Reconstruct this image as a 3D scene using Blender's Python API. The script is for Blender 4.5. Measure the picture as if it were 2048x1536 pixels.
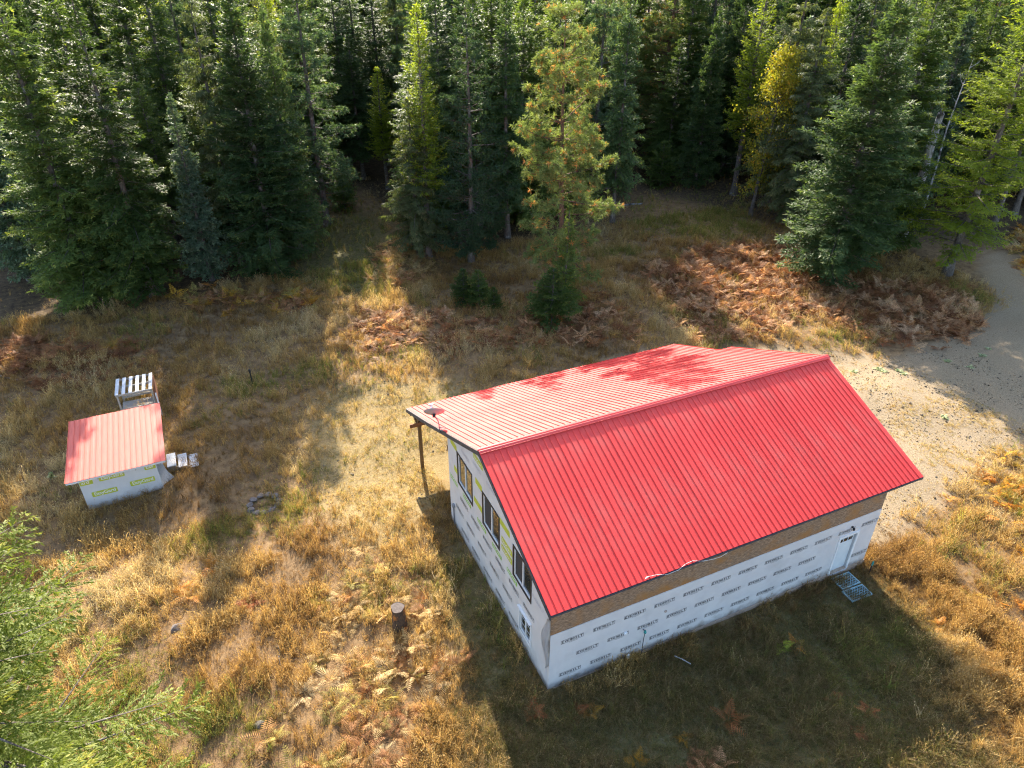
import bpy, bmesh, math, random
import numpy as np
from mathutils import Matrix, Vector, Euler

# ------------------------------------------------------------------ camera, sky, sun, exposure
for o in list(bpy.data.objects): bpy.data.objects.remove(o)
scene = bpy.context.scene
COL = scene.collection
random.seed(7)

CAM = np.array([-7.325, -12.916, 21.351])
FW = np.array([0.354044, 0.768009, -0.533681])
RT = np.array([0.909313, -0.416089, 0.004455])
UP = np.array([0.218637, 0.486860, 0.845674])
FPX = 1438.8                                   # focal length in pixels of a 2048 wide frame
cam_data = bpy.data.cameras.new('camera')
cam_data.sensor_width = 36.0
cam_data.lens = 36.0 * FPX / 2048.0
cam_data.clip_start = 0.1
cam_data.clip_end = 6000
cam = bpy.data.objects.new('camera', cam_data)
COL.objects.link(cam)
cam.matrix_world = Matrix(((RT[0], UP[0], -FW[0], CAM[0]), (RT[1], UP[1], -FW[1], CAM[1]),
                           (RT[2], UP[2], -FW[2], CAM[2]), (0, 0, 0, 1)))
scene.camera = cam

SUN_EL, SUN_AZ = math.radians(28.3), math.radians(13.0)   # azimuth from +Y towards +X
world = bpy.data.worlds.new('World')
scene.world = world
world.use_nodes = True
wn = world.node_tree
sky = wn.nodes.new('ShaderNodeTexSky')
sky.sky_type = 'NISHITA'
sky.sun_disc = False
sky.sun_elevation = SUN_EL
sky.sun_rotation = SUN_AZ
sky.air_density = 1.0
sky.dust_density = 1.6
sky.ozone_density = 0.6
bgn = wn.nodes['Background']
bgn.inputs['Strength'].default_value = 0.135
wn.links.new(sky.outputs['Color'], bgn.inputs['Color'])
sun_data = bpy.data.lights.new('sun', 'SUN')
sun_data.energy = 5.0
sun_data.angle = math.radians(0.55)
sun_data.color = (1.0, 0.90, 0.75)
sun = bpy.data.objects.new('sun', sun_data)
COL.objects.link(sun)
to_sun = Vector((math.sin(SUN_AZ) * math.cos(SUN_EL), math.cos(SUN_AZ) * math.cos(SUN_EL), math.sin(SUN_EL)))
sun.rotation_euler = to_sun.to_track_quat('Z', 'Y').to_euler()
sun.location = (20, 80, 60)
scene.view_settings.view_transform = 'Standard'
scene.view_settings.look = 'None'
scene.view_settings.exposure = 1.76
scene.view_settings.gamma = 1.0
scene.view_settings.use_curve_mapping = False
scene.cycles.max_bounces = 4
scene.cycles.diffuse_bounces = 2
scene.cycles.transmission_bounces = 3
scene.cycles.transparent_max_bounces = 4
scene.cycles.adaptive_threshold = 0.035
scene.cycles.filter_width = 1.15
scene.cycles.denoising_prefilter = 'NONE'

# ------------------------------------------------------------------ helpers
def smooth(a, b, x):
    t = np.clip((x - a) / (b - a), 0, 1)
    return t * t * (3 - 2 * t)

def ground_height(x, y):
    x = np.asarray(x, float); y = np.asarray(y, float)
    z = -0.021 * np.clip(x, 0, 22) - 0.6 * smooth(9, 14, y)
    far = smooth(1.0, 5.0, np.maximum(np.maximum(-1.5 - x, x - 15), np.maximum(-2 - y, y - 15)))
    z = z + far * (0.10 * np.sin(x * 0.31 + 1.3) * np.sin(y * 0.27) + 0.06 * np.sin(x * 0.83 + y * 0.61) + 0.035 * np.sin(1.9 * x - 1.3 * y + .4))
    return z

def at(px, py):
    """The point of the ground seen at a pixel of the 2048 x 1536 photograph."""
    d = FW + RT * (px - 1024) / FPX + UP * (768 - py) / FPX
    z = -0.3
    for _ in range(25):
        p = CAM + d * (z - CAM[2]) / d[2]
        z = 0.5 * z + 0.5 * float(ground_height(p[0], p[1]))
    return Vector((p[0], p[1], float(ground_height(p[0], p[1]))))

def in_view(P, mx=0.12, my=0.12):
    """Which points lie in the photograph or a little outside it."""
    d = np.asarray(P, float) - CAM
    z = d @ FW
    x = FPX * (d @ RT) / np.maximum(z, .01); y = FPX * (d @ UP) / np.maximum(z, .01)
    return (z > .5) & (np.abs(x) < 1024 * (1 + mx)) & (np.abs(y) < 768 * (1 + my))

def poly_mask(x, y, poly):
    inside = np.zeros(np.shape(x), bool)
    n = len(poly)
    for i in range(n):
        x0, y0 = poly[i][0], poly[i][1]; x1, y1 = poly[(i + 1) % n][0], poly[(i + 1) % n][1]
        c = ((y0 > y) != (y1 > y))
        with np.errstate(divide='ignore', invalid='ignore'):
            xi = (x1 - x0) * (y - y0) / (y1 - y0) + x0
        inside ^= c & (x < xi)
    return inside

def tag(o, label=None, cat=None, group=None, kind=None):
    if label: o['label'] = label
    if cat: o['category'] = cat
    if group: o['group'] = group
    if kind: o['kind'] = kind
    return o

def thing(name, label, cat, loc=(0, 0, 0), rz=0.0, group=None):
    o = bpy.data.objects.new(name, None)
    o.empty_display_size = 0.3
    COL.objects.link(o)
    o.location = loc; o.rotation_euler = (0, 0, rz)
    return tag(o, label, cat, group)

def link_mesh(name, me, mat=None, parent=None):
    o = bpy.data.objects.new(name, me)
    COL.objects.link(o)
    if mat is not None and len(me.materials) == 0: me.materials.append(mat)
    if parent is not None: o.parent = parent
    return o

class MB:
    """Collects simple solids and links them as ONE mesh object."""
    def __init__(self): self.v = []; self.f = []
    def add(self, vs, fs):
        b = len(self.v); self.v += [tuple(p) for p in vs]; self.f += [tuple(b + i for i in f) for f in fs]; return self
    def box(self, x0, y0, z0, x1, y1, z1, M=None):
        vs = [Vector((x, y, z)) for z in (z0, z1) for y in (y0, y1) for x in (x0, x1)]
        if M is not None: vs = [M @ p for p in vs]
        return self.add(vs, [(0, 2, 3, 1), (4, 5, 7, 6), (0, 1, 5, 4), (2, 6, 7, 3), (0, 4, 6, 2), (1, 3, 7, 5)])
    def bar(self, a, b, w, h, upv=(0, 0, 1)):
        a = Vector(a); b = Vector(b); t = (b - a); L = t.length; t.normalize()
        s = t.cross(Vector(upv))
        if s.length < 1e-4: s = t.cross(Vector((1, 0, 0)))
        s.normalize(); u = s.cross(t)
        M = Matrix(((s.x, t.x, u.x, a.x), (s.y, t.y, u.y, a.y), (s.z, t.z, u.z, a.z), (0, 0, 0, 1)))
        return self.box(-w / 2, 0, -h / 2, w / 2, L, h / 2, M)
    def tube(self, pts, radii, n=8, cap=True):
        pts = [Vector(p) for p in pts]
        if not hasattr(radii, '__len__'): radii = [radii] * len(pts)
        rings = []
        ref = Vector((0.13, 0.31, 0.94))
        for i, p in enumerate(pts):
            t = (pts[min(i + 1, len(pts) - 1)] - pts[max(i - 1, 0)]).normalized()
            r = ref if abs(t.dot(ref)) < .97 else Vector((1, 0, 0))
            s = t.cross(r).normalized(); u = s.cross(t)
            rings.append([p + (s * math.cos(2 * math.pi * k / n) + u * math.sin(2 * math.pi * k / n)) * radii[i] for k in range(n)])
        vs = [q for r in rings for q in r]; fs = []
        for i in range(len(rings) - 1):
            for k in range(n):
                fs.append((i * n + k, i * n + (k + 1) % n, (i + 1) * n + (k + 1) % n, (i + 1) * n + k))
        if cap:
            fs.append(tuple(reversed(range(n)))); fs.append(tuple((len(rings) - 1) * n + k for k in range(n)))
        return self.add(vs, fs)
    def lathe(self, prof, n=16, M=None):
        vs = []; fs = []
        for (r, z) in prof:
            for k in range(n):
                p = Vector((r * math.cos(2 * math.pi * k / n), r * math.sin(2 * math.pi * k / n), z))
                vs.append(M @ p if M is not None else p)
        for i in range(len(prof) - 1):
            for k in range(n):
                fs.append((i * n + k, i * n + (k + 1) % n, (i + 1) * n + (k + 1) % n, (i + 1) * n + k))
        return self.add(vs, fs)
    def mesh(self, name, mat=None, smooth_=False):
        me = bpy.data.meshes.new(name)
        me.from_pydata([tuple(p) for p in self.v], [], self.f)
        if smooth_: me.polygons.foreach_set('use_smooth', [True] * len(me.polygons))
        me.update()
        if mat is not None: me.materials.append(mat)
        return me
    def build(self, name, mat=None, parent=None, smooth_=False, bevel=0.0):
        o = link_mesh(name, self.mesh(name, mat, smooth_), None, parent)
        if bevel:
            m = o.modifiers.new('bevel', 'BEVEL'); m.width = bevel; m.segments = 2; m.limit_method = 'ANGLE'
        return o

def fast_mesh(name, V, F, mat=None, attrs=None, smooth_=False):
    """V (n,3) array, F (m,k) array of equal sided faces, attrs: name -> per vertex float array."""
    V = np.asarray(V, np.float32); F = np.asarray(F, np.int32)
    me = bpy.data.meshes.new(name)
    me.vertices.add(len(V)); me.vertices.foreach_set('co', V.ravel())
    k = F.shape[1]
    me.loops.add(F.size); me.loops.foreach_set('vertex_index', F.ravel())
    me.polygons.add(len(F)); me.polygons.foreach_set('loop_start', np.arange(0, F.size, k, dtype=np.int32))
    if smooth_: me.polygons.foreach_set('use_smooth', np.ones(len(F), bool))
    for an, av in (attrs or {}).items():
        av = np.asarray(av, np.float32)
        if av.ndim == 1:
            a = me.attributes.new(an, 'FLOAT', 'POINT'); a.data.foreach_set('value', av)
        else:
            a = me.attributes.new(an, 'FLOAT_COLOR', 'POINT')
            a.data.foreach_set('color', np.concatenate([av, np.ones((len(av), 1), np.float32)], 1).ravel())
    me.update(calc_edges=True)
    if mat is not None: me.materials.append(mat)
    return me

# ------------------------------------------------------------------ materials
def new_mat(name):
    m = bpy.data.materials.new(name); m.use_nodes = True
    return m, m.node_tree, m.node_tree.nodes['Principled BSDF'], m.node_tree.nodes['Material Output']

def mat_noise(name, c1, c2, scale=8.0, rough=0.6, bump=0.0, bscale=None, detail=5.0, stretch=None, spec=0.5, c3=None, c3_scale=1.0, c3_lo=.55, c3_hi=.7, metallic=0.0):
    """Two tones mixed by noise, optional third tone in larger stains, optional bump."""
    m, nt, b, out = new_mat(name)
    N = nt.nodes; L = nt.links
    tc = N.new('ShaderNodeTexCoord'); mp = N.new('ShaderNodeMapping')
    L.new(tc.outputs['Object'], mp.inputs['Vector'])
    if stretch: mp.inputs['Scale'].default_value = stretch
    n = N.new('ShaderNodeTexNoise'); n.inputs['Scale'].default_value = scale; n.inputs['Detail'].default_value = detail
    L.new(mp.outputs['Vector'], n.inputs['Vector'])
    r = N.new('ShaderNodeValToRGB')
    r.color_ramp.elements[0].position = .3; r.color_ramp.elements[1].position = .7
    r.color_ramp.elements[0].color = (*c1, 1); r.color_ramp.elements[1].color = (*c2, 1)
    L.new(n.outputs['Fac'], r.inputs['Fac'])
    col = r.outputs['Color']
    if c3:
        n3 = N.new('ShaderNodeTexNoise'); n3.inputs['Scale'].default_value = c3_scale; n3.inputs['Detail'].default_value = 6
        L.new(tc.outputs['Object'], n3.inputs['Vector'])
        r3 = N.new('ShaderNodeMapRange'); r3.inputs['From Min'].default_value = c3_lo; r3.inputs['From Max'].default_value = c3_hi
        L.new(n3.outputs['Fac'], r3.inputs['Value'])
        mx = N.new('ShaderNodeMixRGB'); mx.inputs['Color2'].default_value = (*c3, 1)
        L.new(r3.outputs['Result'], mx.inputs['Fac']); L.new(col, mx.inputs['Color1']); col = mx.outputs['Color']
    L.new(col, b.inputs['Base Color'])
    b.inputs['Roughness'].default_value = rough
    b.inputs['Metallic'].default_value = metallic
    b.inputs['Specular IOR Level'].default_value = spec
    if bump:
        n2 = N.new('ShaderNodeTexNoise'); n2.inputs['Scale'].default_value = bscale or scale * 2; n2.inputs['Detail'].default_value = 5
        L.new(mp.outputs['Vector'], n2.inputs['Vector'])
        bp = N.new('ShaderNodeBump'); bp.inputs['Strength'].default_value = bump; bp.inputs['Distance'].default_value = .02
        L.new(n2.outputs['Fac'], bp.inputs['Height']); L.new(bp.outputs['Normal'], b.inputs['Normal'])
    return m

def mat_leaf(name, c1, c2, c3=None, trans=0.4, rough=0.55, attr='rnd', instancer=False, tint=None, spec=0.2):
    """Foliage: diffuse plus light shining through; tone from a per leaf random attribute."""
    m, nt, b, out = new_mat(name)
    N = nt.nodes; L = nt.links
    a = N.new('ShaderNodeAttribute')
    if instancer:
        a.attribute_type = 'INSTANCER'; a.attribute_name = 'tint'
        a2 = N.new('ShaderNodeAttribute'); a2.attribute_name = 'rnd'
        hsv = N.new('ShaderNodeHueSaturation')
        mr = N.new('ShaderNodeMapRange'); mr.inputs['To Min'].default_value = .55; mr.inputs['To Max'].default_value = 1.5
        L.new(a2.outputs['Fac'], mr.inputs['Value']); L.new(mr.outputs['Result'], hsv.inputs['Value'])
        L.new(a.outputs['Color'], hsv.inputs['Color'])
        col = hsv.outputs['Color']
    else:
        a.attribute_name = attr
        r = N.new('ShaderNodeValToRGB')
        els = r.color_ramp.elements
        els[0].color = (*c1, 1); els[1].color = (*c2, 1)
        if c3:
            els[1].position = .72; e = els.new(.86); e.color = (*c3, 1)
        L.new(a.outputs['Fac'], r.inputs['Fac'])
        oi = N.new('ShaderNodeObjectInfo')
        hsv = N.new('ShaderNodeHueSaturation')
        mr = N.new('ShaderNodeMapRange'); mr.inputs['To Min'].default_value = .80; mr.inputs['To Max'].default_value = 1.65
        mh = N.new('ShaderNodeMapRange'); mh.inputs['To Min'].default_value = .507; mh.inputs['To Max'].default_value = .487
        L.new(oi.outputs['Random'], mr.inputs['Value']); L.new(mr.outputs['Result'], hsv.inputs['Value'])
        L.new(oi.outputs['Random'], mh.inputs['Value']); L.new(mh.outputs['Result'], hsv.inputs['Hue'])
        L.new(r.outputs['Color'], hsv.inputs['Color'])
        col = hsv.outputs['Color']
    L.new(col, b.inputs['Base Color'])
    b.inputs['Roughness'].default_value = rough
    b.inputs['Specular IOR Level'].default_value = spec
    tr = N.new('ShaderNodeBsdfTranslucent')
    g = N.new('ShaderNodeMixRGB'); g.blend_type = 'MULTIPLY'; g.inputs['Fac'].default_value = 1
    g.inputs['Color2'].default_value = (*(tint or (1.5, 1.5, .7)), 1)
    L.new(col, g.inputs['Color1']); L.new(g.outputs['Color'], tr.inputs['Color'])
    mx = N.new('ShaderNodeMixShader'); mx.inputs['Fac'].default_value = trans
    L.new(b.outputs['BSDF'], mx.inputs[1]); L.new(tr.outputs['BSDF'], mx.inputs[2])
    L.new(mx.outputs['Shader'], out.inputs['Surface'])
    return m

M = {}
M['roof'] = mat_noise('red_roof_paint', (.77, .066, .059), (.82, .074, .064), 3.5, .5, spec=.25, stretch=(5, .35, 1), c3=(.70, .135, .11), c3_scale=.55, c3_lo=.48, c3_hi=.75)
def panel_variation(m, lo, hi):
    """Each sheet came from the mill a shade lighter or darker."""
    nt = m.node_tree; N = nt.nodes; L = nt.links; b = N['Principled BSDF']; src = b.inputs['Base Color'].links[0].from_socket
    oi = N.new('ShaderNodeObjectInfo'); mr = N.new('ShaderNodeMapRange'); mr.inputs['To Min'].default_value = lo; mr.inputs['To Max'].default_value = hi
    hs = N.new('ShaderNodeHueSaturation'); L.new(oi.outputs['Random'], mr.inputs['Value']); L.new(mr.outputs['Result'], hs.inputs['Value']); L.new(src, hs.inputs['Color']); L.new(hs.outputs['Color'], b.inputs['Base Color'])
panel_variation(M['roof'], .93, 1.06)
M['roof_cap'] = mat_noise('red_cap_paint', (.74, .062, .056), (.80, .072, .064), 3, .40)
M['shed_roof'] = mat_noise('faded_red_roof_paint', (.62, .12, .09), (.72, .15, .11), 4, .5, spec=.25, stretch=(5, .35, 1), c3=(.58, .12, .10), c3_scale=1.1)
M['wrap'] = mat_noise('white_house_wrap', (.56, .555, .57), (.62, .615, .625), 1.3, .55, bump=1.0, bscale=2.2, c3=(.52, .515, .525), c3_scale=.9)
def add_dirt(m, z_lo, z_hi, col):
    """Splashed soil on the lowest part of a wall, ragged along its top."""
    nt = m.node_tree; N = nt.nodes; L = nt.links; b = N['Principled BSDF']
    src = b.inputs['Base Color'].links[0].from_socket
    tc = N.new('ShaderNodeTexCoord'); sep = N.new('ShaderNodeSeparateXYZ'); L.new(tc.outputs['Object'], sep.inputs[0])
    n = N.new('ShaderNodeTexNoise'); n.inputs['Scale'].default_value = 3.0; n.inputs['Detail'].default_value = 8; L.new(tc.outputs['Object'], n.inputs['Vector'])
    ma = N.new('ShaderNodeMath'); ma.operation = 'MULTIPLY_ADD'; ma.inputs[1].default_value = -.9; L.new(n.outputs['Fac'], ma.inputs[0]); L.new(sep.outputs['Z'], ma.inputs[2])
    mr = N.new('ShaderNodeMapRange'); mr.inputs['From Min'].default_value = z_hi - .45; mr.inputs['From Max'].default_value = z_lo - .45; L.new(ma.outputs[0], mr.inputs['Value'])
    mx = N.new('ShaderNodeMixRGB'); mx.inputs['Color2'].default_value = (*col, 1); L.new(mr.outputs['Result'], mx.inputs['Fac']); L.new(src, mx.inputs['Color1']); L.new(mx.outputs['Color'], b.inputs['Base Color'])
add_dirt(M['wrap'], -.10, .32, (.24, .20, .16))
M['osb'] = mat_noise('osb_board', (.12, .072, .045), (.36, .24, .15), 10, .8, bump=.7, bscale=18, c3=(.30, .145, .045), c3_scale=1.3, c3_lo=.48, c3_hi=.66, stretch=(.8, 1, 2.6), detail=3)
M['ink'] = mat_noise('black_print', (.015, .015, .02), (.03, .03, .035), 20, .6)
M['ink_grey'] = mat_noise('grey_print', (.40, .40, .46), (.46, .46, .52), 20, .6)
M['green_print'] = mat_noise('green_print', (.42, .47, .035), (.50, .52, .055), 9, .6)
M['green_print_2'] = mat_noise('bright_green_print', (.20, .44, .06), (.26, .50, .08), 9, .6)
M['white_print'] = mat_noise('white_print', (.70, .70, .66), (.75, .75, .72), 9, .6)
M['fascia'] = mat_noise('charcoal_fascia', (.034, .036, .046), (.070, .073, .088), 14, .6, bump=.2)
M['concrete'] = mat_noise('concrete', (.36, .27, .21), (.48, .37, .29), 6, .9, bump=.4, bscale=40)
M['trim'] = mat_noise('dark_brown_window_trim', (.020, .016, .016), (.034, .028, .027), 14, .55)
M['vinyl'] = mat_noise('white_vinyl', (.72, .73, .75), (.78, .79, .80), 5, .4)
M['screen'] = mat_noise('insect_screen', (.030, .030, .032), (.042, .042, .044), 60, .8)
M['post'] = mat_noise('brown_timber', (.115, .060, .022), (.20, .115, .045), 7, .75, bump=.4, stretch=(6, 6, .7))
M['beam'] = mat_noise('red_brown_timber', (.17, .062, .025), (.24, .10, .045), 7, .75, bump=.4)
M['door'] = mat_noise('white_door_paint', (.60, .66, .70), (.66, .71, .74), 4, .4)
M['jamb'] = mat_noise('grey_jamb_paint', (.42, .42, .44), (.48, .48, .50), 4, .5)
M['grey_metal'] = mat_noise('grey_metal', (.20, .21, .24), (.28, .29, .32), 12, .4, metallic=.5)
M['dish'] = mat_noise('grey_dish_paint', (.30, .29, .30), (.36, .35, .36), 5, .45)
M['black'] = mat_noise('black_plastic', (.012, .012, .013), (.025, .025, .027), 12, .5)
M['teal'] = mat_noise('teal_plastic', (.02, .20, .19), (.03, .28, .26), 10, .45)
M['mat_teal'] = mat_noise('weathered_teal_plastic', (.22, .38, .42), (.34, .48, .50), 6, .6, c3=(.09, .20, .23), c3_scale=3)
M['old_white'] = mat_noise('weathered_white_boards', (.52, .52, .54), (.72, .72, .73), 5, .7, bump=.4, stretch=(1, 5, 5), c3=(.34, .31, .29), c3_scale=2.2, c3_lo=.6, c3_hi=.72)
M['old_wood'] = mat_noise('weathered_grey_wood', (.24, .21, .18), (.42, .39, .35), 9, .85, bump=.5, stretch=(5, 5, 1))
M['rust_board'] = mat_noise('red_brown_board', (.22, .075, .030), (.32, .13, .055), 6, .8)
M['bark'] = mat_noise('conifer_bark', (.060, .048, .040), (.165, .135, .115), 6, .95, bump=.8, bscale=14, stretch=(3, 3, .8), c3=(.26, .245, .23), c3_scale=2.6, c3_lo=.55, c3_hi=.7)
M['bark_red'] = mat_noise('pine_bark', (.075, .045, .030), (.19, .105, .065), 6, .95, bump=.8, bscale=12, stretch=(3, 3, .8))
M['snag'] = mat_noise('bleached_dead_wood', (.19, .18, .18), (.46, .45, .46), 5, .9, bump=.8, bscale=12, stretch=(3, 3, .5), c3=(.07, .062, .058), c3_scale=1.4, c3_lo=.5, c3_hi=.62)
M['stump_side'] = mat_noise('stump_bark', (.030, .022, .018), (.10, .062, .038), 7, .95, bump=.9, bscale=16, stretch=(3, 3, 1), c3=(.34, .13, .025), c3_scale=2.4, c3_lo=.52, c3_hi=.6)
M['stump_top'] = mat_noise('cut_wood', (.11, .085, .075), (.19, .15, .13), 9, .9, bump=.5)
M['stone'] = mat_noise('pale_stone', (.26, .22, .20), (.40, .35, .32), 7, .9, bump=.6, bscale=20)
M['ring_stone'] = mat_noise('sooty_stone', (.11, .09, .08), (.20, .165, .15), 7, .9, bump=.6, bscale=20)
M['litter_wood'] = mat_noise('dead_branch', (.14, .12, .11), (.30, .27, .25), 8, .9)
M['rope'] = mat_noise('white_rope', (.66, .64, .60), (.75, .73, .70), 30, .7)

def mat_glass():
    m, nt, b, out = new_mat('window_glass')
    b.inputs['Base Color'].default_value = (.020, .024, .026, 1)
    b.inputs['Roughness'].default_value = .02
    b.inputs['IOR'].default_value = 2.3
    n = nt.nodes.new('ShaderNodeTexNoise'); n.inputs['Scale'].default_value = 1.2
    bp = nt.nodes.new('ShaderNodeBump'); bp.inputs['Strength'].default_value = .04; bp.inputs['Distance'].default_value = .05
    nt.links.new(n.outputs['Fac'], bp.inputs['Height']); nt.links.new(bp.outputs['Normal'], b.inputs['Normal'])
    return m
M['glass'] = mat_glass()

M['fir'] = mat_leaf('fir_needles', (.042, .080, .024), (.098, .142, .038), (.195, .220, .050), trans=.42)
M['fir_dark'] = mat_leaf('dark_fir_needles', (.034, .066, .028), (.072, .114, .042), (.140, .178, .052), trans=.40)
M['spruce_blue'] = mat_leaf('blue_spruce_needles', (.055, .094, .058), (.105, .150, .095), (.18, .225, .135), trans=.34)
M['hemlock'] = mat_leaf('drooping_spruce_needles', (.062, .086, .034), (.125, .145, .060), (.23, .225, .105), trans=.40)
M['white_pine'] = mat_leaf('white_pine_needles', (.042, .082, .044), (.090, .135, .064), (.19, .20, .078), trans=.34)
M['ponderosa'] = mat_leaf('ponderosa_needles', (.078, .118, .038), (.160, .198, .070), (.38, .19, .060), trans=.34)
M['larch'] = mat_leaf('larch_needles', (.120, .170, .020), (.205, .255, .030), (.32, .33, .045), trans=.5)
M['birch'] = mat_leaf('yellow_leaves', (.13, .150, .024), (.24, .22, .024), (.34, .23, .03), trans=.42)
M['near_fir'] = mat_leaf('near_fir_needles', (.048, .082, .014), (.112, .145, .022), (.25, .25, .042), trans=.42)
M['weed'] = mat_leaf('weed_leaves', (.22, .25, .10), (.36, .38, .22), trans=.25, tint=(1.2, 1.25, .7))
M['grass'] = mat_leaf('grass_blades', None, None, instancer=True, trans=.42, rough=.65, tint=(1.25, 1.12, .75), spec=.2)
M['fern'] = mat_leaf('bracken_fronds', None, None, instancer=True, trans=.36, rough=.65, tint=(1.25, 1.08, .75), spec=.2)
M['fern_gold'] = mat_leaf('golden_bracken', (.36, .17, .030), (.52, .26, .045), (.50, .36, .07), trans=.38, tint=(1.25, 1.1, .7))
M['fern_rust'] = mat_leaf('rust_bracken', (.20, .075, .025), (.34, .13, .045), (.42, .20, .07), trans=.34, tint=(1.25, 1.05, .75))

# ------------------------------------------------------------------ ground
rng = np.random.default_rng(11)
def world_poly(pts): return [tuple(at(*p))[:2] for p in pts]
Z_SAND = world_poly([(1180, 720), (1300, 700), (1440, 700), (1560, 690), (1640, 700), (1710, 702), (1790, 716), (1850, 690), (1950, 650),
                     (1985, 600), (1965, 540), (1960, 500), (2030, 500), (2080, 560), (2200, 640), (2300, 760), (2300, 880), (2040, 890), (1950, 960),
                     (1905, 1010), (1850, 1030), (1790, 1080), (1745, 1118), (1640, 1000), (1400, 800)])
Z_YARD = world_poly([(640, 770), (740, 760), (880, 750), (930, 770), (960, 820), (900, 1000), (840, 1040), (800, 1120),
                     (690, 1080), (625, 1000), (610, 880)])
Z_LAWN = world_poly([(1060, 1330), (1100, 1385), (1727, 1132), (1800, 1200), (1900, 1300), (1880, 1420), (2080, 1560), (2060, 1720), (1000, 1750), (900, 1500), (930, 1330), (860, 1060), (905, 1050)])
Z_GREEN = world_poly([(590, 440), (760, 420), (800, 500), (790, 570), (700, 600), (610, 560), (560, 500)])
Z_GREEN2 = world_poly([(1240, 390), (1440, 380), (1540, 470), (1420, 480), (1280, 470)])
Z_DIRT = world_poly([(-80, 520), (70, 560), (95, 620), (0, 650), (-80, 660)])
EDGE_X = np.array([-80, -40, -15, -4, 1, 3, 9, 11, 20, 28, 34, 38, 44, 52, 62, 90, 150.])
EDGE_Y = np.array([44, 42, 37, 38, 46, 57, 58, 39, 38, 41, 46, 40, 28, 22, 18, 6, -10.])
def vnoise(x, y, wl, seed):
    """Smooth random field with wavelength wl, 0..1."""
    t = np.random.default_rng(seed).uniform(0, 1, (128, 128))
    u = np.asarray(x) / wl; v = np.asarray(y) / wl
    i = np.floor(u).astype(int); j = np.floor(v).astype(int); a = u - i; b = v - j
    a = a * a * (3 - 2 * a); b = b * b * (3 - 2 * b)
    g = lambda p, q: t[p % 128, q % 128]
    return (g(i, j) * (1 - a) + g(i + 1, j) * a) * (1 - b) + (g(i, j + 1) * (1 - a) + g(i + 1, j + 1) * a) * b
def soft(poly, x, y, jit, n=1):
    acc = np.zeros(np.shape(x))
    for _ in range(n):
        acc += poly_mask(x + rng.normal(0, jit, np.shape(x)), y + rng.normal(0, jit, np.shape(x)), poly)
    return acc / n
def forest_mask(x, y): return smooth(-1.5, 4.0, y - np.interp(x, EDGE_X, EDGE_Y))

def axis(lo, hi, step, far):
    core = np.arange(lo, hi + .01, step); out = []; d = step
    v = hi
    while v < far: d *= 1.35; v += d; out.append(v)
    neg = []; d = step; v = lo
    while v > -far: d *= 1.35; v -= d; neg.append(v)
    return np.array(neg[::-1] + list(core) + out)
gx = axis(-26, 46, .4, 2500); gy = axis(-12, 52, .4, 2500)
X, Y = np.meshgrid(gx, gy)
Zg = ground_height(X, Y) + np.where(forest_mask(X, Y) > 0, 0, 0)
GV = np.stack([X.ravel(), Y.ravel(), Zg.ravel()], 1)
nx, ny = len(gx), len(gy)
ii = (np.arange(ny - 1)[:, None] * nx + np.arange(nx - 1)[None]).ravel()
GF = np.stack([ii, ii + 1, ii + nx + 1, ii + nx], 1)
xs, ys = GV[:, 0], GV[:, 1]
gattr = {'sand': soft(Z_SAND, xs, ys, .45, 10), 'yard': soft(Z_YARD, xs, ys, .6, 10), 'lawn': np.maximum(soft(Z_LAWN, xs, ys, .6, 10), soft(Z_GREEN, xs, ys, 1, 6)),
         'forest': forest_mask(xs, ys)}

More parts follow.
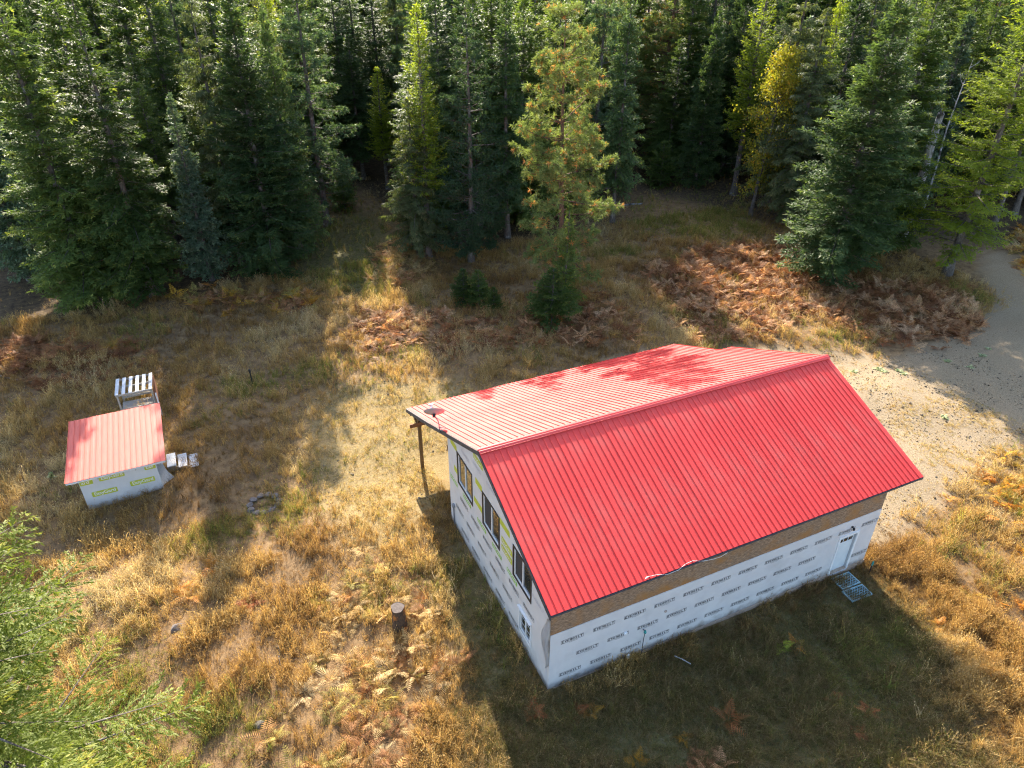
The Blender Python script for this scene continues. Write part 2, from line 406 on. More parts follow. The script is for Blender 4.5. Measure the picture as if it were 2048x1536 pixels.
def ground_material():
    m, nt, b, out = new_mat('meadow_soil')
    N = nt.nodes; L = nt.links
    tc = N.new('ShaderNodeTexCoord')
    def noise(sc, det=6, rough=.6):
        n = N.new('ShaderNodeTexNoise'); n.inputs['Scale'].default_value = sc; n.inputs['Detail'].default_value = det; n.inputs['Roughness'].default_value = rough
        L.new(tc.outputs['Object'], n.inputs['Vector']); return n.outputs['Fac']
    def ramp(f, cols, lo=.32, hi=.68):
        r = N.new('ShaderNodeValToRGB'); e = r.color_ramp.elements
        e[0].position = lo; e[1].position = hi; e[0].color = (*cols[0], 1); e[1].color = (*cols[-1], 1)
        for i, c in enumerate(cols[1:-1]):
            x = e.new(lo + (hi - lo) * (i + 1) / (len(cols) - 1)); x.color = (*c, 1)
        L.new(f, r.inputs['Fac']); return r.outputs['Color']
    def attr(n):
        a = N.new('ShaderNodeAttribute'); a.attribute_name = n; return a.outputs['Fac']
    def mix(f, c1, c2):
        x = N.new('ShaderNodeMixRGB'); L.new(f, x.inputs['Fac']); L.new(c1, x.inputs['Color1']); L.new(c2, x.inputs['Color2']); return x.outputs['Color']
    fine = noise(70, 4, .7)
    base = ramp(noise(2.2), [(.125, .078, .042), (.22, .138, .068), (.29, .19, .095)])
    yard = mix(noise(6), ramp(noise(9), [(.17, .115, .050), (.30, .215, .10), (.39, .295, .155)]), ramp(noise(1.7), [(.23, .175, .07), (.32, .235, .11)]))
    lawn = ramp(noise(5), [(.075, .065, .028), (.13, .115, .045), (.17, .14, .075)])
    sand = mix(noise(.5), ramp(noise(22, 8, .75), [(.16, .116, .070), (.33, .252, .165), (.42, .335, .230)]), ramp(noise(13, 8, .7), [(.15, .108, .058), (.27, .205, .125), (.36, .285, .185)]))
    forest = ramp(noise(3), [(.050, .034, .022), (.10, .068, .040), (.15, .105, .055)])
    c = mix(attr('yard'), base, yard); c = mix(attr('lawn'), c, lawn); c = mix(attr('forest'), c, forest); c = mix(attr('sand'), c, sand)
    fr = N.new('ShaderNodeMapRange'); fr.inputs['From Min'].default_value = .3; fr.inputs['From Max'].default_value = .7; fr.inputs['To Min'].default_value = .55; fr.inputs['To Max'].default_value = 1.35; L.new(fine, fr.inputs['Value'])
    hv = N.new('ShaderNodeHueSaturation'); L.new(c, hv.inputs['Color']); L.new(fr.outputs['Result'], hv.inputs['Value']); c = hv.outputs['Color']
    L.new(c, b.inputs['Base Color'])
    b.inputs['Roughness'].default_value = .95; b.inputs['Specular IOR Level'].default_value = .15
    bp = N.new('ShaderNodeBump'); bp.inputs['Strength'].default_value = .7; bp.inputs['Distance'].default_value = .05
    L.new(noise(16, 8, .7), bp.inputs['Height']); L.new(bp.outputs['Normal'], b.inputs['Normal'])
    return m
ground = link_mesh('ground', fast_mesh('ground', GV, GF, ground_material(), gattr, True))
tag(ground, 'dry meadow clearing with sandy drive and forest floor', 'ground', kind='structure')

# ------------------------------------------------------------------ scattering (stuff only)
def scatter(name, P, rot, scl, tint, idx, protos, label, cat):
    """One object: copies of small plant meshes standing on the points P."""
    me = bpy.data.meshes.new(name)
    n = len(P)
    me.vertices.add(n); me.vertices.foreach_set('co', np.asarray(P, np.float32).ravel())
    a = me.attributes.new('rot', 'FLOAT_VECTOR', 'POINT'); a.data.foreach_set('vector', np.asarray(rot, np.float32).ravel())
    a = me.attributes.new('scl', 'FLOAT_VECTOR', 'POINT'); a.data.foreach_set('vector', np.asarray(scl, np.float32).ravel())
    a = me.attributes.new('tint', 'FLOAT_COLOR', 'POINT'); a.data.foreach_set('color', np.concatenate([np.asarray(tint, np.float32), np.ones((n, 1), np.float32)], 1).ravel())
    a = me.attributes.new('pick', 'INT', 'POINT'); a.data.foreach_set('value', np.asarray(idx, np.int32))
    me.update()
    o = link_mesh(name, me)
    tag(o, label, cat, kind='stuff')
    t = bpy.data.node_groups.new(name, 'GeometryNodeTree')
    t.interface.new_socket('Geometry', in_out='INPUT', socket_type='NodeSocketGeometry')
    t.interface.new_socket('Geometry', in_out='OUTPUT', socket_type='NodeSocketGeometry')
    N = t.nodes; L = t.links
    gi = N.new('NodeGroupInput'); go = N.new('NodeGroupOutput')
    join = N.new('GeometryNodeJoinGeometry')
    for p in reversed(protos):
        oi = N.new('GeometryNodeObjectInfo'); oi.inputs['Object'].default_value = p; oi.inputs['As Instance'].default_value = False
        g2 = N.new('GeometryNodeGeometryToInstance'); L.new(oi.outputs['Geometry'], g2.inputs[0]); L.new(g2.outputs[0], join.inputs[0])
    ins = N.new('GeometryNodeInstanceOnPoints')
    def named(nm, ty):
        x = N.new('GeometryNodeInputNamedAttribute'); x.data_type = ty; x.inputs['Name'].default_value = nm; return x.outputs['Attribute']
    L.new(gi.outputs[0], ins.inputs['Points']); L.new(join.outputs[0], ins.inputs['Instance'])
    ins.inputs['Pick Instance'].default_value = True
    L.new(named('pick', 'INT'), ins.inputs['Instance Index'])
    e2r = N.new('FunctionNodeEulerToRotation'); L.new(named('rot', 'FLOAT_VECTOR'), e2r.inputs[0]); L.new(e2r.outputs[0], ins.inputs['Rotation'])
    L.new(named('scl', 'FLOAT_VECTOR'), ins.inputs['Scale'])
    L.new(ins.outputs[0], go.inputs[0])
    mod = o.modifiers.new('scatter', 'NODES'); mod.node_group = t
    return o
def proto(name, me): return bpy.data.objects.new(name, me)      # never linked to the scene: only a source of geometry

def tuft_mesh(name, n, h, spread, width, lean, seed, mat, heads=0.0):
    r = np.random.default_rng(seed); V = []; F = []; A = []
    for k in range(n):
        a = r.uniform(0, 6.283); b = r.uniform(0, 6.283); rr = spread * math.sqrt(r.uniform())
        hh = h * r.uniform(.55, 1.1); ln = lean * r.uniform(.2, 1.2) * hh
        d = np.array([math.cos(a), math.sin(a), 0]); s = np.array([-math.sin(b), math.cos(b), 0]) * width * r.uniform(.6, 1.2)
        p0 = np.array([rr * math.cos(b), rr * math.sin(b), -.02]); p1 = p0 + d * ln * .3 + np.array([0, 0, hh * .6]); p2 = p0 + d * ln + np.array([0, 0, hh * (1 - .35 * min(1, ln / hh))])
        i = len(V)
        V += [p0 - s / 2, p0 + s / 2, p1 - s * .45, p1 + s * .45, p2 - s * .12, p2 + s * .12]; F += [(i, i + 1, i + 3, i + 2), (i + 2, i + 3, i + 5, i + 4)]
        A += [r.uniform()] * 6
        if r.uniform() < heads:
            i = len(V); q = p2 + (p2 - p1) * .35
            V += [p2 - s * .2, p2 * .5 + q * .5 + s * .9, q, p2 * .5 + q * .5 - s * .9]; F += [(i, i + 1, i + 2, i + 3)]; A += [min(1, A[-1] + .3)] * 4
    return fast_mesh(name, np.array(V), np.array(F), mat, {'rnd': np.array(A)})

def frond_geo(r, L, droop, rise, az, base, npin=10):
    """One bracken frond: an arching stalk with paired, tapering leaflets."""
    V = []; F = []
    d = np.array([math.cos(az), math.sin(az), 0]); sd = np.array([-math.sin(az), math.cos(az), 0]); up = np.array([0, 0, 1.])
    tw = r.uniform(-.4, .4); sd = sd * math.cos(tw) + up * math.sin(tw)
    def P(s): return base + d * L * (.25 * s + .65 * s * s) + up * L * (rise * 1.25 * s - droop * 1.15 * s * s)
    def quad(a, b, c, e):
        i = len(V); V.extend([a, b, c, e]); F.append((i, i + 1, i + 2, i + 3))
    for s0, s1 in ((0, .5), (.5, 1)):
        w = .010
        quad(P(s0) - sd * w, P(s0) + sd * w, P(s1) + sd * w * .5, P(s1) - sd * w * .5)
    for k in range(npin):
        s = .28 + .70 * k / npin
        t = P(min(1, s + .05)) - P(s); t /= np.linalg.norm(t)
        l = L * .40 * (1 - (s - .28) / .76) ** .85 * r.uniform(.85, 1.15) + .02
        for sg in (-1, 1):
            dr = sd * sg * .85 + t * .5 - up * r.uniform(.0, .25)
            dr /= np.linalg.norm(dr)
            w = .034 * min(1, L / .7)
            wv = np.cross(dr, up); wv = t * w
            b = P(s)
            quad(b, b + dr * l * .4 + wv * .6, b + dr * l - up * l * .12, b + dr * l * .4 - wv * .6)
    return V, F
def fern_mesh(name, nf, L, seed, mat, rise=(.5, 1.0)):
    r = np.random.default_rng(seed); V = []; F = []; A = []
    for k in range(nf):
        v, f = frond_geo(r, L * r.uniform(.7, 1.15), r.uniform(.35, .7), r.uniform(*rise), k * 6.283 / nf + r.uniform(-.5, .5), np.array([r.uniform(-.06, .06), r.uniform(-.06, .06), -.02]))
        b = len(V); V += v; F += [tuple(b + i for i in q) for q in f]
        base = r.uniform(.1, .9); A += list(np.clip(np.repeat(r.uniform(-.2, .2, len(v) // 4), 4) + base, 0, 1))
    return fast_mesh(name, np.array(V), np.array(F), mat, {'rnd': np.array(A)})

# ------------------------------------------------------------------ the house
ROOF_X0, ROOF_X1 = -0.06, 15.96
EAVE_Y, EAVE_Z, RIDGE_Y, RIDGE_Z = -0.06, 3.73, 5.58, 6.07
MAIN_Y, MAIN_Z, PORCH_Y, PORCH_Z, PORCH_X1 = 11.23, 3.61, 14.92, 2.05, 15.25
WALL_L, WALL_W = 14.24, 9.05
RIB = (ROOF_X1 - ROOF_X0) / 67.0
house = thing('red_roofed_house', 'long house with red metal roof and white printed wrap walls', 'house', (0, 0, 0))

def roof_z(y):
    return EAVE_Z + (RIDGE_Z - EAVE_Z) * (y - EAVE_Y) / (RIDGE_Y - EAVE_Y) if y < RIDGE_Y else RIDGE_Z + (MAIN_Z - RIDGE_Z) * (y - RIDGE_Y) / (MAIN_Y - RIDGE_Y)

def sheet_mesh(name, n_rib, length, mat, rib=RIB, h=.032, cut=None):
    """A ribbed roofing sheet: x across, y along the slope, ribs standing up in z, 2 mm thick."""
    prof = []
    for k in range(n_rib):
        x = k * rib
        prof += [(x, 0), (x + .005, h), (x + .020, h), (x + .025, 0), (x + .13, .0012), (x + .136, .004), (x + .142, .0012)]
    prof.append((n_rib * rib, 0))
    n = len(prof); V = []; F = []
    for y in (0.0, length):
        for (x, z) in prof: V.append((x, y, z))
        for (x, z) in prof: V.append((x, y, z - .003))
    for i in range(n - 1):
        F.append((i, i + 1, 2 * n + i + 1, 2 * n + i)); F.append((n + i, 3 * n + i, 3 * n + i + 1, n + i + 1))
        F.append((i, n + i, n + i + 1, i + 1)); F.append((2 * n + i, 2 * n + i + 1, 3 * n + i + 1, 3 * n + i))
    F.append((0, 2 * n, 3 * n, n)); F.append((n - 1, 2 * n - 1, 4 * n - 1, 3 * n - 1))
    me = bpy.data.meshes.new(name); me.from_pydata(V, [], F); me.materials.append(mat); me.update()
    return me

def lay_sheets(parent, x0, n_total, y_low, z_low, y_high, z_high, mat, per=4, rib=RIB, lift=.012, name='roof_panel'):
    """Sheets side by side from the low edge to the high edge of a slope."""
    dy, dz = y_high - y_low, z_high - z_low
    L = math.hypot(dy, dz); ang = math.atan2(dz, dy)
    nrm = Vector((0, -math.sin(ang), math.cos(ang)))
    if nrm.z < 0: nrm = -nrm
    meshes = {}; k = 0; rr = random.Random(5)
    flip = dy < 0
    while k < n_total:
        c = min(per, n_total - k)
        if c not in meshes: meshes[c] = sheet_mesh(name, c, L, mat, rib)
        o = link_mesh(name, meshes[c], None, parent)
        p = Vector((x0 + k * rib, y_low, z_low)) + nrm * (lift + rr.uniform(0, .0012) + .004 * ((k // per) % 2))
        if not flip: o.matrix_local = Matrix.Translation(p) @ Matrix.Rotation(ang, 4, 'X')
        else:        # slope falls towards +y: turn the sheet round so that it still runs uphill
            up = Vector((0, dy, dz)).normalized(); xx = Vector((1, 0, 0)); zz = nrm
            # keep x to the right, y uphill, mirrored handedness avoided by rotating about z
            Mx = Matrix(((-1, 0, 0), (0, 0, 0), (0, 0, 0)))
            p = p + Vector((c * rib, 0, 0))
            xx = Vector((-1, 0, 0)); yy = up; zz = xx.cross(yy)
            o.matrix_local = Matrix(((xx.x, yy.x, zz.x, p.x), (xx.y, yy.y, zz.y, p.y), (xx.z, yy.z, zz.z, p.z), (0, 0, 0, 1)))
        k += c

def slab(mb, x0, x1, ya, za, yb, zb, t, off=0.0):
    """A board lying under a slope, t thick, measured downwards."""
    mb.add([(x0, ya, za - off), (x1, ya, za - off), (x1, yb, zb - off), (x0, yb, zb - off), (x0, ya, za - off - t), (x1, ya, za - off - t), (x1, yb, zb - off - t), (x0, yb, zb - off - t)],
           [(0, 1, 2, 3), (7, 6, 5, 4), (0, 4, 5, 1), (1, 5, 6, 2), (2, 6, 7, 3), (3, 7, 4, 0)])
    return mb

lay_sheets(house, ROOF_X0, 67, EAVE_Y, EAVE_Z, RIDGE_Y, RIDGE_Z, M['roof'])
lay_sheets(house, ROOF_X0, 67, MAIN_Y, MAIN_Z, RIDGE_Y, RIDGE_Z, M['roof'])
lay_sheets(house, ROOF_X0 + .06, 64, PORCH_Y, PORCH_Z, MAIN_Y - .12, MAIN_Z + .05 - .035, M['roof'])
slab(MB(), ROOF_X0 + .02, ROOF_X1 - .02, EAVE_Y + .03, EAVE_Z + .0124, RIDGE_Y - .002, RIDGE_Z - .0008, .10, .012).build('roof_deck', M['osb'], house)
slab(MB(), ROOF_X0 + .02, ROOF_X1 - .02, RIDGE_Y + .002, RIDGE_Z - .0008, MAIN_Y - .03, MAIN_Z + .013, .10, .012).build('roof_deck', M['osb'], house)
slab(MB(), ROOF_X0 + .05, PORCH_X1 - .02, MAIN_Y - .028, MAIN_Z - .005, PORCH_Y - .03, PORCH_Z - .02, .10, .03).build('porch_deck', M['old_wood'], house)

# ridge cap: overlapping folded lengths with a rolled centre
cap_prof = [(-.17, -.072), (-.165, -.050), (-.155, -.052), (-.085, -.020), (-.078, -.004), (-.062, -.004), (-.055, -.010), (-.020, .012), (0, .020), (.020, .012), (.055, -.010), (.062, -.004), (.078, -.004), (.085, -.020), (.155, -.052), (.165, -.050), (.17, -.072)]
ncap = 6
for k in range(ncap):
    x0 = ROOF_X0 - .02 + (ROOF_X1 - ROOF_X0 + .04) * k / ncap; x1 = ROOF_X0 - .02 + (ROOF_X1 - ROOF_X0 + .04) * (k + 1) / ncap + (.08 if k < ncap - 1 else 0)
    m = MB(); zz = RIDGE_Z + .058 + .004 * (k % 2); n = len(cap_prof)
    vs = [(x, RIDGE_Y + y, zz + z) for x in (x0, x1) for (y, z) in cap_prof] + [(x, RIDGE_Y + y, zz + z - .003) for x in (x0, x1) for (y, z) in cap_prof]
    fs = []
    for i in range(n - 1):
        fs += [(i, n + i, n + i + 1, i + 1), (2 * n + i, 2 * n + i + 1, 3 * n + i + 1, 3 * n + i), (i, i + 1, 2 * n + i + 1, 2 * n + i), (n + i, 3 * n + i, 3 * n + i + 1, n + i + 1)]
    fs += [(0, 2 * n, 3 * n, n), (n - 1, 2 * n - 1, 4 * n - 1, 3 * n - 1)]
    m.add(vs, fs).build('ridge_cap', M['roof_cap'], house)

# fascia boards
def rake_board(x0, x1, ya, za, yb, zb, w, name='fascia_board'):
    slab(MB(), x0, x1, ya, za, yb, zb, w, .004).build(name, M['fascia'], house)
rake_board(-.085, -.045, EAVE_Y, EAVE_Z, RIDGE_Y - .001, RIDGE_Z, .19)
rake_board(-.085, -.045, RIDGE_Y + .001, RIDGE_Z, MAIN_Y, MAIN_Z, .19)
rake_board(-.055, -.005, MAIN_Y + .002, MAIN_Z - .04, PORCH_Y, PORCH_Z, .19)
rake_board(ROOF_X1 - .03, ROOF_X1 + .005, EAVE_Y, EAVE_Z, RIDGE_Y - .001, RIDGE_Z, .16)
rake_board(ROOF_X1 - .03, ROOF_X1 + .005, RIDGE_Y + .001, RIDGE_Z, MAIN_Y, MAIN_Z, .16)
rake_board(PORCH_X1 - .03, PORCH_X1 + .005, MAIN_Y + .002, MAIN_Z - .04, PORCH_Y, PORCH_Z, .16)
MB().box(-.044, EAVE_Y - .028, EAVE_Z - .075, ROOF_X1 - .031, EAVE_Y + .012, EAVE_Z - .008).build('eave_fascia', M['fascia'], house)
MB().box(-.004, PORCH_Y - .02, PORCH_Z - .16, PORCH_X1 - .031, PORCH_Y + .02, PORCH_Z - .008).build('eave_fascia', M['fascia'], house)
MB().box(PORCH_X1 + .01, MAIN_Y - .02, MAIN_Z - .16, ROOF_X1 - .031, MAIN_Y + .02, MAIN_Z - .012).build('eave_fascia', M['fascia'], house)

# walls
def wall_panel(name, cols, thick, to_world, mat, parent, holes):
    """A wall from vertical columns (a, b, top(a), top(b)); holes (a0, a1, z0, z1) are left open."""
    bm = bmesh.new(); cache = {}
    def vert(a, z):
        k = (round(a, 4), round(z, 4))
        if k not in cache: cache[k] = bm.verts.new(to_world(a, z))
        return cache[k]
    for (a, b, z0, ta, tb) in cols:
        hs = sorted([(h[2], h[3]) for h in holes if h[0] <= a + 1e-4 and h[1] >= b - 1e-4])
        zs = [z0] + [z for h in hs for z in h]
        lev = zs + [None]
        for i in range(0, len(lev) - 1, 2):
            lo, hi = lev[i], lev[i + 1]
            if hi is None: bm.faces.new((vert(a, lo), vert(b, lo), vert(b, tb), vert(a, ta)))
            else: bm.faces.new((vert(a, lo), vert(b, lo), vert(b, hi), vert(a, hi)))
    r = bmesh.ops.extrude_face_region(bm, geom=bm.faces[:])
    vs = [g for g in r['geom'] if isinstance(g, bmesh.types.BMVert)]
    bmesh.ops.translate(bm, verts=vs, vec=thick)
    bmesh.ops.recalc_face_normals(bm, faces=bm.faces[:])
    me = bpy.data.meshes.new(name); bm.to_mesh(me); bm.free(); me.materials.append(mat)
    return link_mesh(name, me, None, parent)
DOOR = (12.37, 13.29, -.10, 1.90)
fcols = [(0, DOOR[0], .0, 2.70, 2.70), (DOOR[1], WALL_L, .0, 2.70, 2.70)]
wm = wall_panel('front_wall', [(0, DOOR[0], 0, 2.70, 2.70), (DOOR[0], DOOR[1], DOOR[3], 2.70, 2.70), (DOOR[1], WALL_L, 0, 2.70, 2.70)], (0, .16, 0),
                lambda a, z: (a, 0, z), M['wrap'], house, [])
WIN = [(6.49, 7.92, 2.90, 4.32), (3.97, 5.38, 2.90, 4.32), (1.42, 2.72, 2.82, 4.10), (1.37, 2.20, .66, 1.70)]
brk = sorted(set([.1605, RIDGE_Y, WALL_W] + [w for q in WIN for w in q[:2]]))
def under(y): return roof_z(y) - .14
gcols = []
for a, b in zip(brk[:-1], brk[1:]): gcols.append((a, b, 0.0, under(a), under(b)))
gable = wall_panel('gable_wall', gcols, (.16, 0, 0), lambda a, z: (-.012, a, z), M['wrap'], house, WIN)
gc2 = [(.1605, RIDGE_Y, 0.0, under(.1605), under(RIDGE_Y)), (RIDGE_Y, WALL_W, 0.0, under(RIDGE_Y), under(WALL_W))]
wall_panel('gable_wall', gc2, (-.16, 0, 0), lambda a, z: (WALL_L + .012, a, z), M['wrap'], house, [])
MB().box(.16, WALL_W - .16, 0, WALL_L - .16, WALL_W, 4.3).build('rear_wall', M['wrap'], house)
seams = [.0, .62, 3.06, 4.86, 7.20, 9.58, 12.0, WALL_L - .004]
for a, b in zip(seams[:-1], seams[1:]):
    MB().box(a + .004 + (.148 if a == 0 else 0) * 0, .018, 2.701, b, .15, 3.645).build('osb_panel', M['osb'], house)
MB().box(-.03, -.03, -1.2, WALL_L + .03, WALL_W + .03, -.004).build('foundation', M['concrete'], house)

# windows
def slider(y0, y1, z0, z1, dark, frame_mat, tw, screen_first=True, x=-.012):
    w = MB()
    xo = x - .022
    # outer trim, mitred as four butted boards in one frame
    ring = [(y0 - tw, z0 - tw), (y1 + tw, z0 - tw), (y1 + tw, z1 + tw), (y0 - tw, z1 + tw)]; inn = [(y0, z0), (y1, z0), (y1, z1), (y0, z1)]
    vs = [(xo, a, b) for a, b in ring] + [(xo, a, b) for a, b in inn] + [(x + .02, a, b) for a, b in ring] + [(x + .10, a, b) for a, b in inn]
    fs = []
    for i in range(4):
        j = (i + 1) % 4
        fs += [(i, j, 4 + j, 4 + i), (i, 8 + i, 8 + j, j), (4 + i, 4 + j, 12 + j, 12 + i)]
    o = w.add(vs, fs).build('window', dark, house)
    fw = .055; q = MB()
    ring = inn; inn2 = [(y0 + fw, z0 + fw), (y1 - fw, z0 + fw), (y1 - fw, z1 - fw), (y0 + fw, z1 - fw)]
    e = .003
    ring = [(a + (e if a == y0 else -e), b + (e if b == z0 else -e)) for a, b in ring]
    vs = [(x + .012, a, b) for a, b in ring] + [(x + .012, a, b) for a, b in inn2] + [(x + .085, a, b) for a, b in ring] + [(x + .085, a, b) for a, b in inn2]
    q.add(vs, fs).build('window_frame', frame_mat, o)
    ym = (y0 + y1) / 2
    MB().box(x + .018, ym - .022, z0 + fw - .002, x + .08, ym + .022, z1 - fw + .002).build('mullion', frame_mat, o)
    MB().box(x + .045, ym + .024, z0 + fw - .003, x + .055, y1 - fw + .003, z1 - fw + .003).build('pane', M['screen'] if screen_first else M['glass'], o)
    MB().box(x + .052, y0 + fw - .003, z0 + fw - .003, x + .062, ym - .024, z1 - fw + .003).build('pane', M['glass'], o)
    return o
slider(*WIN[0], M['trim'], M['vinyl'], .075, False)
slider(*WIN[1], M['trim'], M['vinyl'], .075)
slider(*WIN[2], M['trim'], M['vinyl'], .07)
w4 = slider(*WIN[3], M['vinyl'], M['vinyl'], .06, False)
for k in (1, 2):
    z = .66 + .055 + (1.04 - .11) * k / 3
    MB().box(.034, 1.37 + .056, z - .008, .0385, 1.37 + .385, z + .008).build('muntin', M['vinyl'], w4)
    MB().box(.024, 1.37 + .445, z - .008, .0315, 2.20 - .056, z + .008).build('muntin', M['vinyl'], w4)
MB().box(-.10, 1.30, 1.775, -.013, 2.27, 1.80).build('drip_flashing', M['vinyl'], w4)

# door
x0, x1, z0, z1 = DOOR
dr = MB()
for (a, b, c, d) in ((x0 - .05, x0 + .03, z0, z1 + .06), (x1 - .03, x1 + .05, z0, z1 + .06)):
    dr.box(a, -.030, c, b, .0, d)
dr.box(x0 + .0305, -.030, z1 - .03, x1 - .0305, .0, z1 + .06)
dobj = MB().box(x0 + .032, .085, z0 + .06, x1 - .032, .125, z1 - .032).build('door', M['door'], house, bevel=.004)
cas = []
for (a, b, c, d) in ((x0 - .05, x0 + .03, z0, z1 + .06), (x1 - .03, x1 + .05, z0, z1 + .06), (x0 + .031, x1 - .031, z1 - .03, z1 + .06)):
    MB().box(a, -.032, c, b, .0015, d).build('door_casing', M['vinyl'], dobj)
MB().box(x0 + .0005, .003, z0, x0 + .030, .14, z1 - .0305).build('jamb', M['jamb'], dobj)
MB().box(x1 - .030, .003, z0, x1 - .0005, .14, z1 - .0305).build('jamb', M['jamb'], dobj)
MB().box(x0 + .031, -.06, z0, x1 - .031, .14, z0 + .055).build('threshold', M['jamb'], dobj)
for i in range(3):
    a = x0 + .12 + i * .245
    MB().box(a, .079, 1.50, a + .20, .0845, 1.66).build('door_pane', M['glass'], dobj)
    MB().box(a, .079, 1.70, a + .20, .0845, 1.76).build('door_pane', M['glass'], dobj)
MB().tube([(x0 + .10, .084, .92), (x0 + .10, .03, .92)], [.02, .028], 10).build('door_knob', M['grey_metal'], dobj)
lamp = MB().box(12.78, -.06, 2.31, 12.84, -.001, 2.37).build('porch_lamp', M['black'], house)
MB().lathe([(.02, .0), (.05, -.02), (.045, -.09), (.02, -.10), (.0, -.10)], 10, Matrix.Translation((12.81, -.11, 2.34))).build('lamp_shade', M['black'], lamp)

# printed house wrap
GLY = {'E': [(0, 0, .26, 1), (.26, .80, .9, 1), (.26, .42, .72, .58), (.26, 0, .9, .2)], 'I': [(.3, .2, .62, .8), (.1, 0, .82, .2), (.1, .8, .82, 1)],
       'L': [(.1, 0, .38, 1), (.38, 0, .9, .22)], 'T': [(.0, .78, .95, 1), (.34, 0, .62, .78)],
       'R': [(0, 0, .26, 1), (.26, .82, .9, 1), (.62, .56, .9, .82), (.26, .40, .9, .56)], 'B': [(0, 0, .26, 1), (.26, .83, .85, 1), (.26, .43, .85, .58), (.26, 0, .85, .16), (.62, .58, .88, .83), (.62, .16, .9, .43)]}
def logo_mesh():
    V = []; F = []
    def rect(x0, y0, x1, y1): i = len(V); V.extend([(x0, y0, 0), (x1, y0, 0), (x1, y1, 0), (x0, y1, 0)]); F.append((i, i + 1, i + 2, i + 3))
    W, H = .82, .17; t = .012
    rect(0, 0, W, t); rect(0, H - t, W, H); rect(0, t, t, H - t); rect(W - t, t, W, H - t)
    lw = .092; hs = [.118, .104, .096, .092, .092, .096, .104, .118]
    for k, ch in enumerate('EVERBILT'):
        xx = .034 + k * .0955; h = hs[k]; yb = (H - h) / 2; s = .084
        if ch == 'V':
            for (a, b, c, d) in (((0, 1), (.3, 1), (.6, 0), (.36, 0)), ((.7, 1), (1, 1), (.64, 0), (.6001, .0))):
                i = len(V); V.extend([(xx + p[0] * s, yb + p[1] * h, 0) for p in (d, c, b, a)]); F.append((i, i + 1, i + 2, i + 3))
        else:
            for (a, b, c, d) in GLY[ch]: rect(xx + a * s, yb + b * h, xx + c * s, yb + d * h)
            if ch == 'R':
                i = len(V); V.extend([(xx + .45 * s, yb + .4 * h, 0), (xx + .62 * s, yb, 0), (xx + .95 * s, yb, 0), (xx + .75 * s, yb + .4 * h, 0)]); F.append((i, i + 1, i + 2, i + 3))
    rect(.30, -.045, .62, -.036)
    me = bpy.data.meshes.new('wrap_logo'); me.from_pydata(V, [], F); me.materials.append(M['ink']); me.update(); return me
LOGO = logo_mesh()
def print_on(me, parent, plane, a, z, name='wrap_logo', tilt=0.0, x=None, clip=None):
    o = link_mesh(name, me, None, parent)
    if plane == 'front':
        o.matrix_local = Matrix.Translation((a, -.004, z)) @ Matrix.Rotation(math.pi / 2, 4, 'X') @ Matrix.Rotation(tilt, 4, 'Z')
    else:     # wall facing -x: reads towards -y
        o.matrix_local = Matrix.Translation((-.016 if x is None else x, a, z)) @ Matrix.Rotation(-math.pi / 2, 4, 'Z') @ Matrix.Rotation(math.pi / 2, 4, 'X') @ Matrix.Rotation(tilt, 4, 'Z')
    return o
rr = random.Random(3)
for row, (z, off) in enumerate(((2.18, .80), (1.355, .23), (.54, .80))):
    for k in range(-1, 13):
        c = off + 1.181 * k + (0 if row != 1 else 0)
        a = c - .41
        if a < .03 or a + .82 > WALL_L - .03: continue
        if a + .82 > DOOR[0] - .06 and a < DOOR[1] + .06 and z < 1.95:
            continue
        print_on(LOGO, house, 'front', a, z - .085 + rr.uniform(-.006, .006), tilt=rr.uniform(-.004, .004))
for row, (z, off) in enumerate(((2.16, 1.15), (1.35, .60), (.50, 1.14))):
    for k in range(0, 8):
        c = 8.55 - off - 1.175 * k
        a = c + .41
        if a - .82 < .04 or a > WALL_W - .03: continue
        if any(a > w[0] - .08 and a - .82 < w[1] + .08 and z + .1 > w[2] - .08 and z - .1 < w[3] + .08 for w in WIN): continue
        print_on(LOGO, house, 'gable', a, z - .085 + rr.uniform(-.008, .008), tilt=rr.uniform(-.006, .006))
def text_mesh(txt, size, mat, name='printed_text', spacing=1.0):
    cu = bpy.data.curves.new('t', 'FONT'); cu.body = txt; cu.size = size; cu.space_character = spacing; cu.offset = size * .012
    ob = bpy.data.objects.new('t', cu); COL.objects.link(ob)
    dg = bpy.context.evaluated_depsgraph_get(); dg.update()
    me = bpy.data.meshes.new_from_object(ob.evaluated_get(dg)); me.name = name
    bpy.data.objects.remove(ob); me.materials.clear(); me.materials.append(mat)
    return me
def badge_mesh(w, h, mat, r=.05):
    V = []; n = 5
    for (cx, cy, a0) in ((w - r, r, -90), (w - r, h - r, 0), (r, h - r, 90), (r, r, 180)):
        for k in range(n + 1):
            a = math.radians(a0 + 90 * k / n); V.append((cx + r * math.cos(a), cy + r * math.sin(a), 0))
    me = bpy.data.meshes.new('wrap_badge'); me.from_pydata(V, [], [tuple(range(len(V)))]); me.materials.append(mat); me.update(); return me
BADGE = badge_mesh(.90, .28, M['green_print']); BADGE2 = badge_mesh(.86, .20, M['green_print_2'])
EASY = text_mesh('EasyGard', .19, M['white_print'])
GREY = text_mesh('EVERBILT', .20, M['ink_grey'])
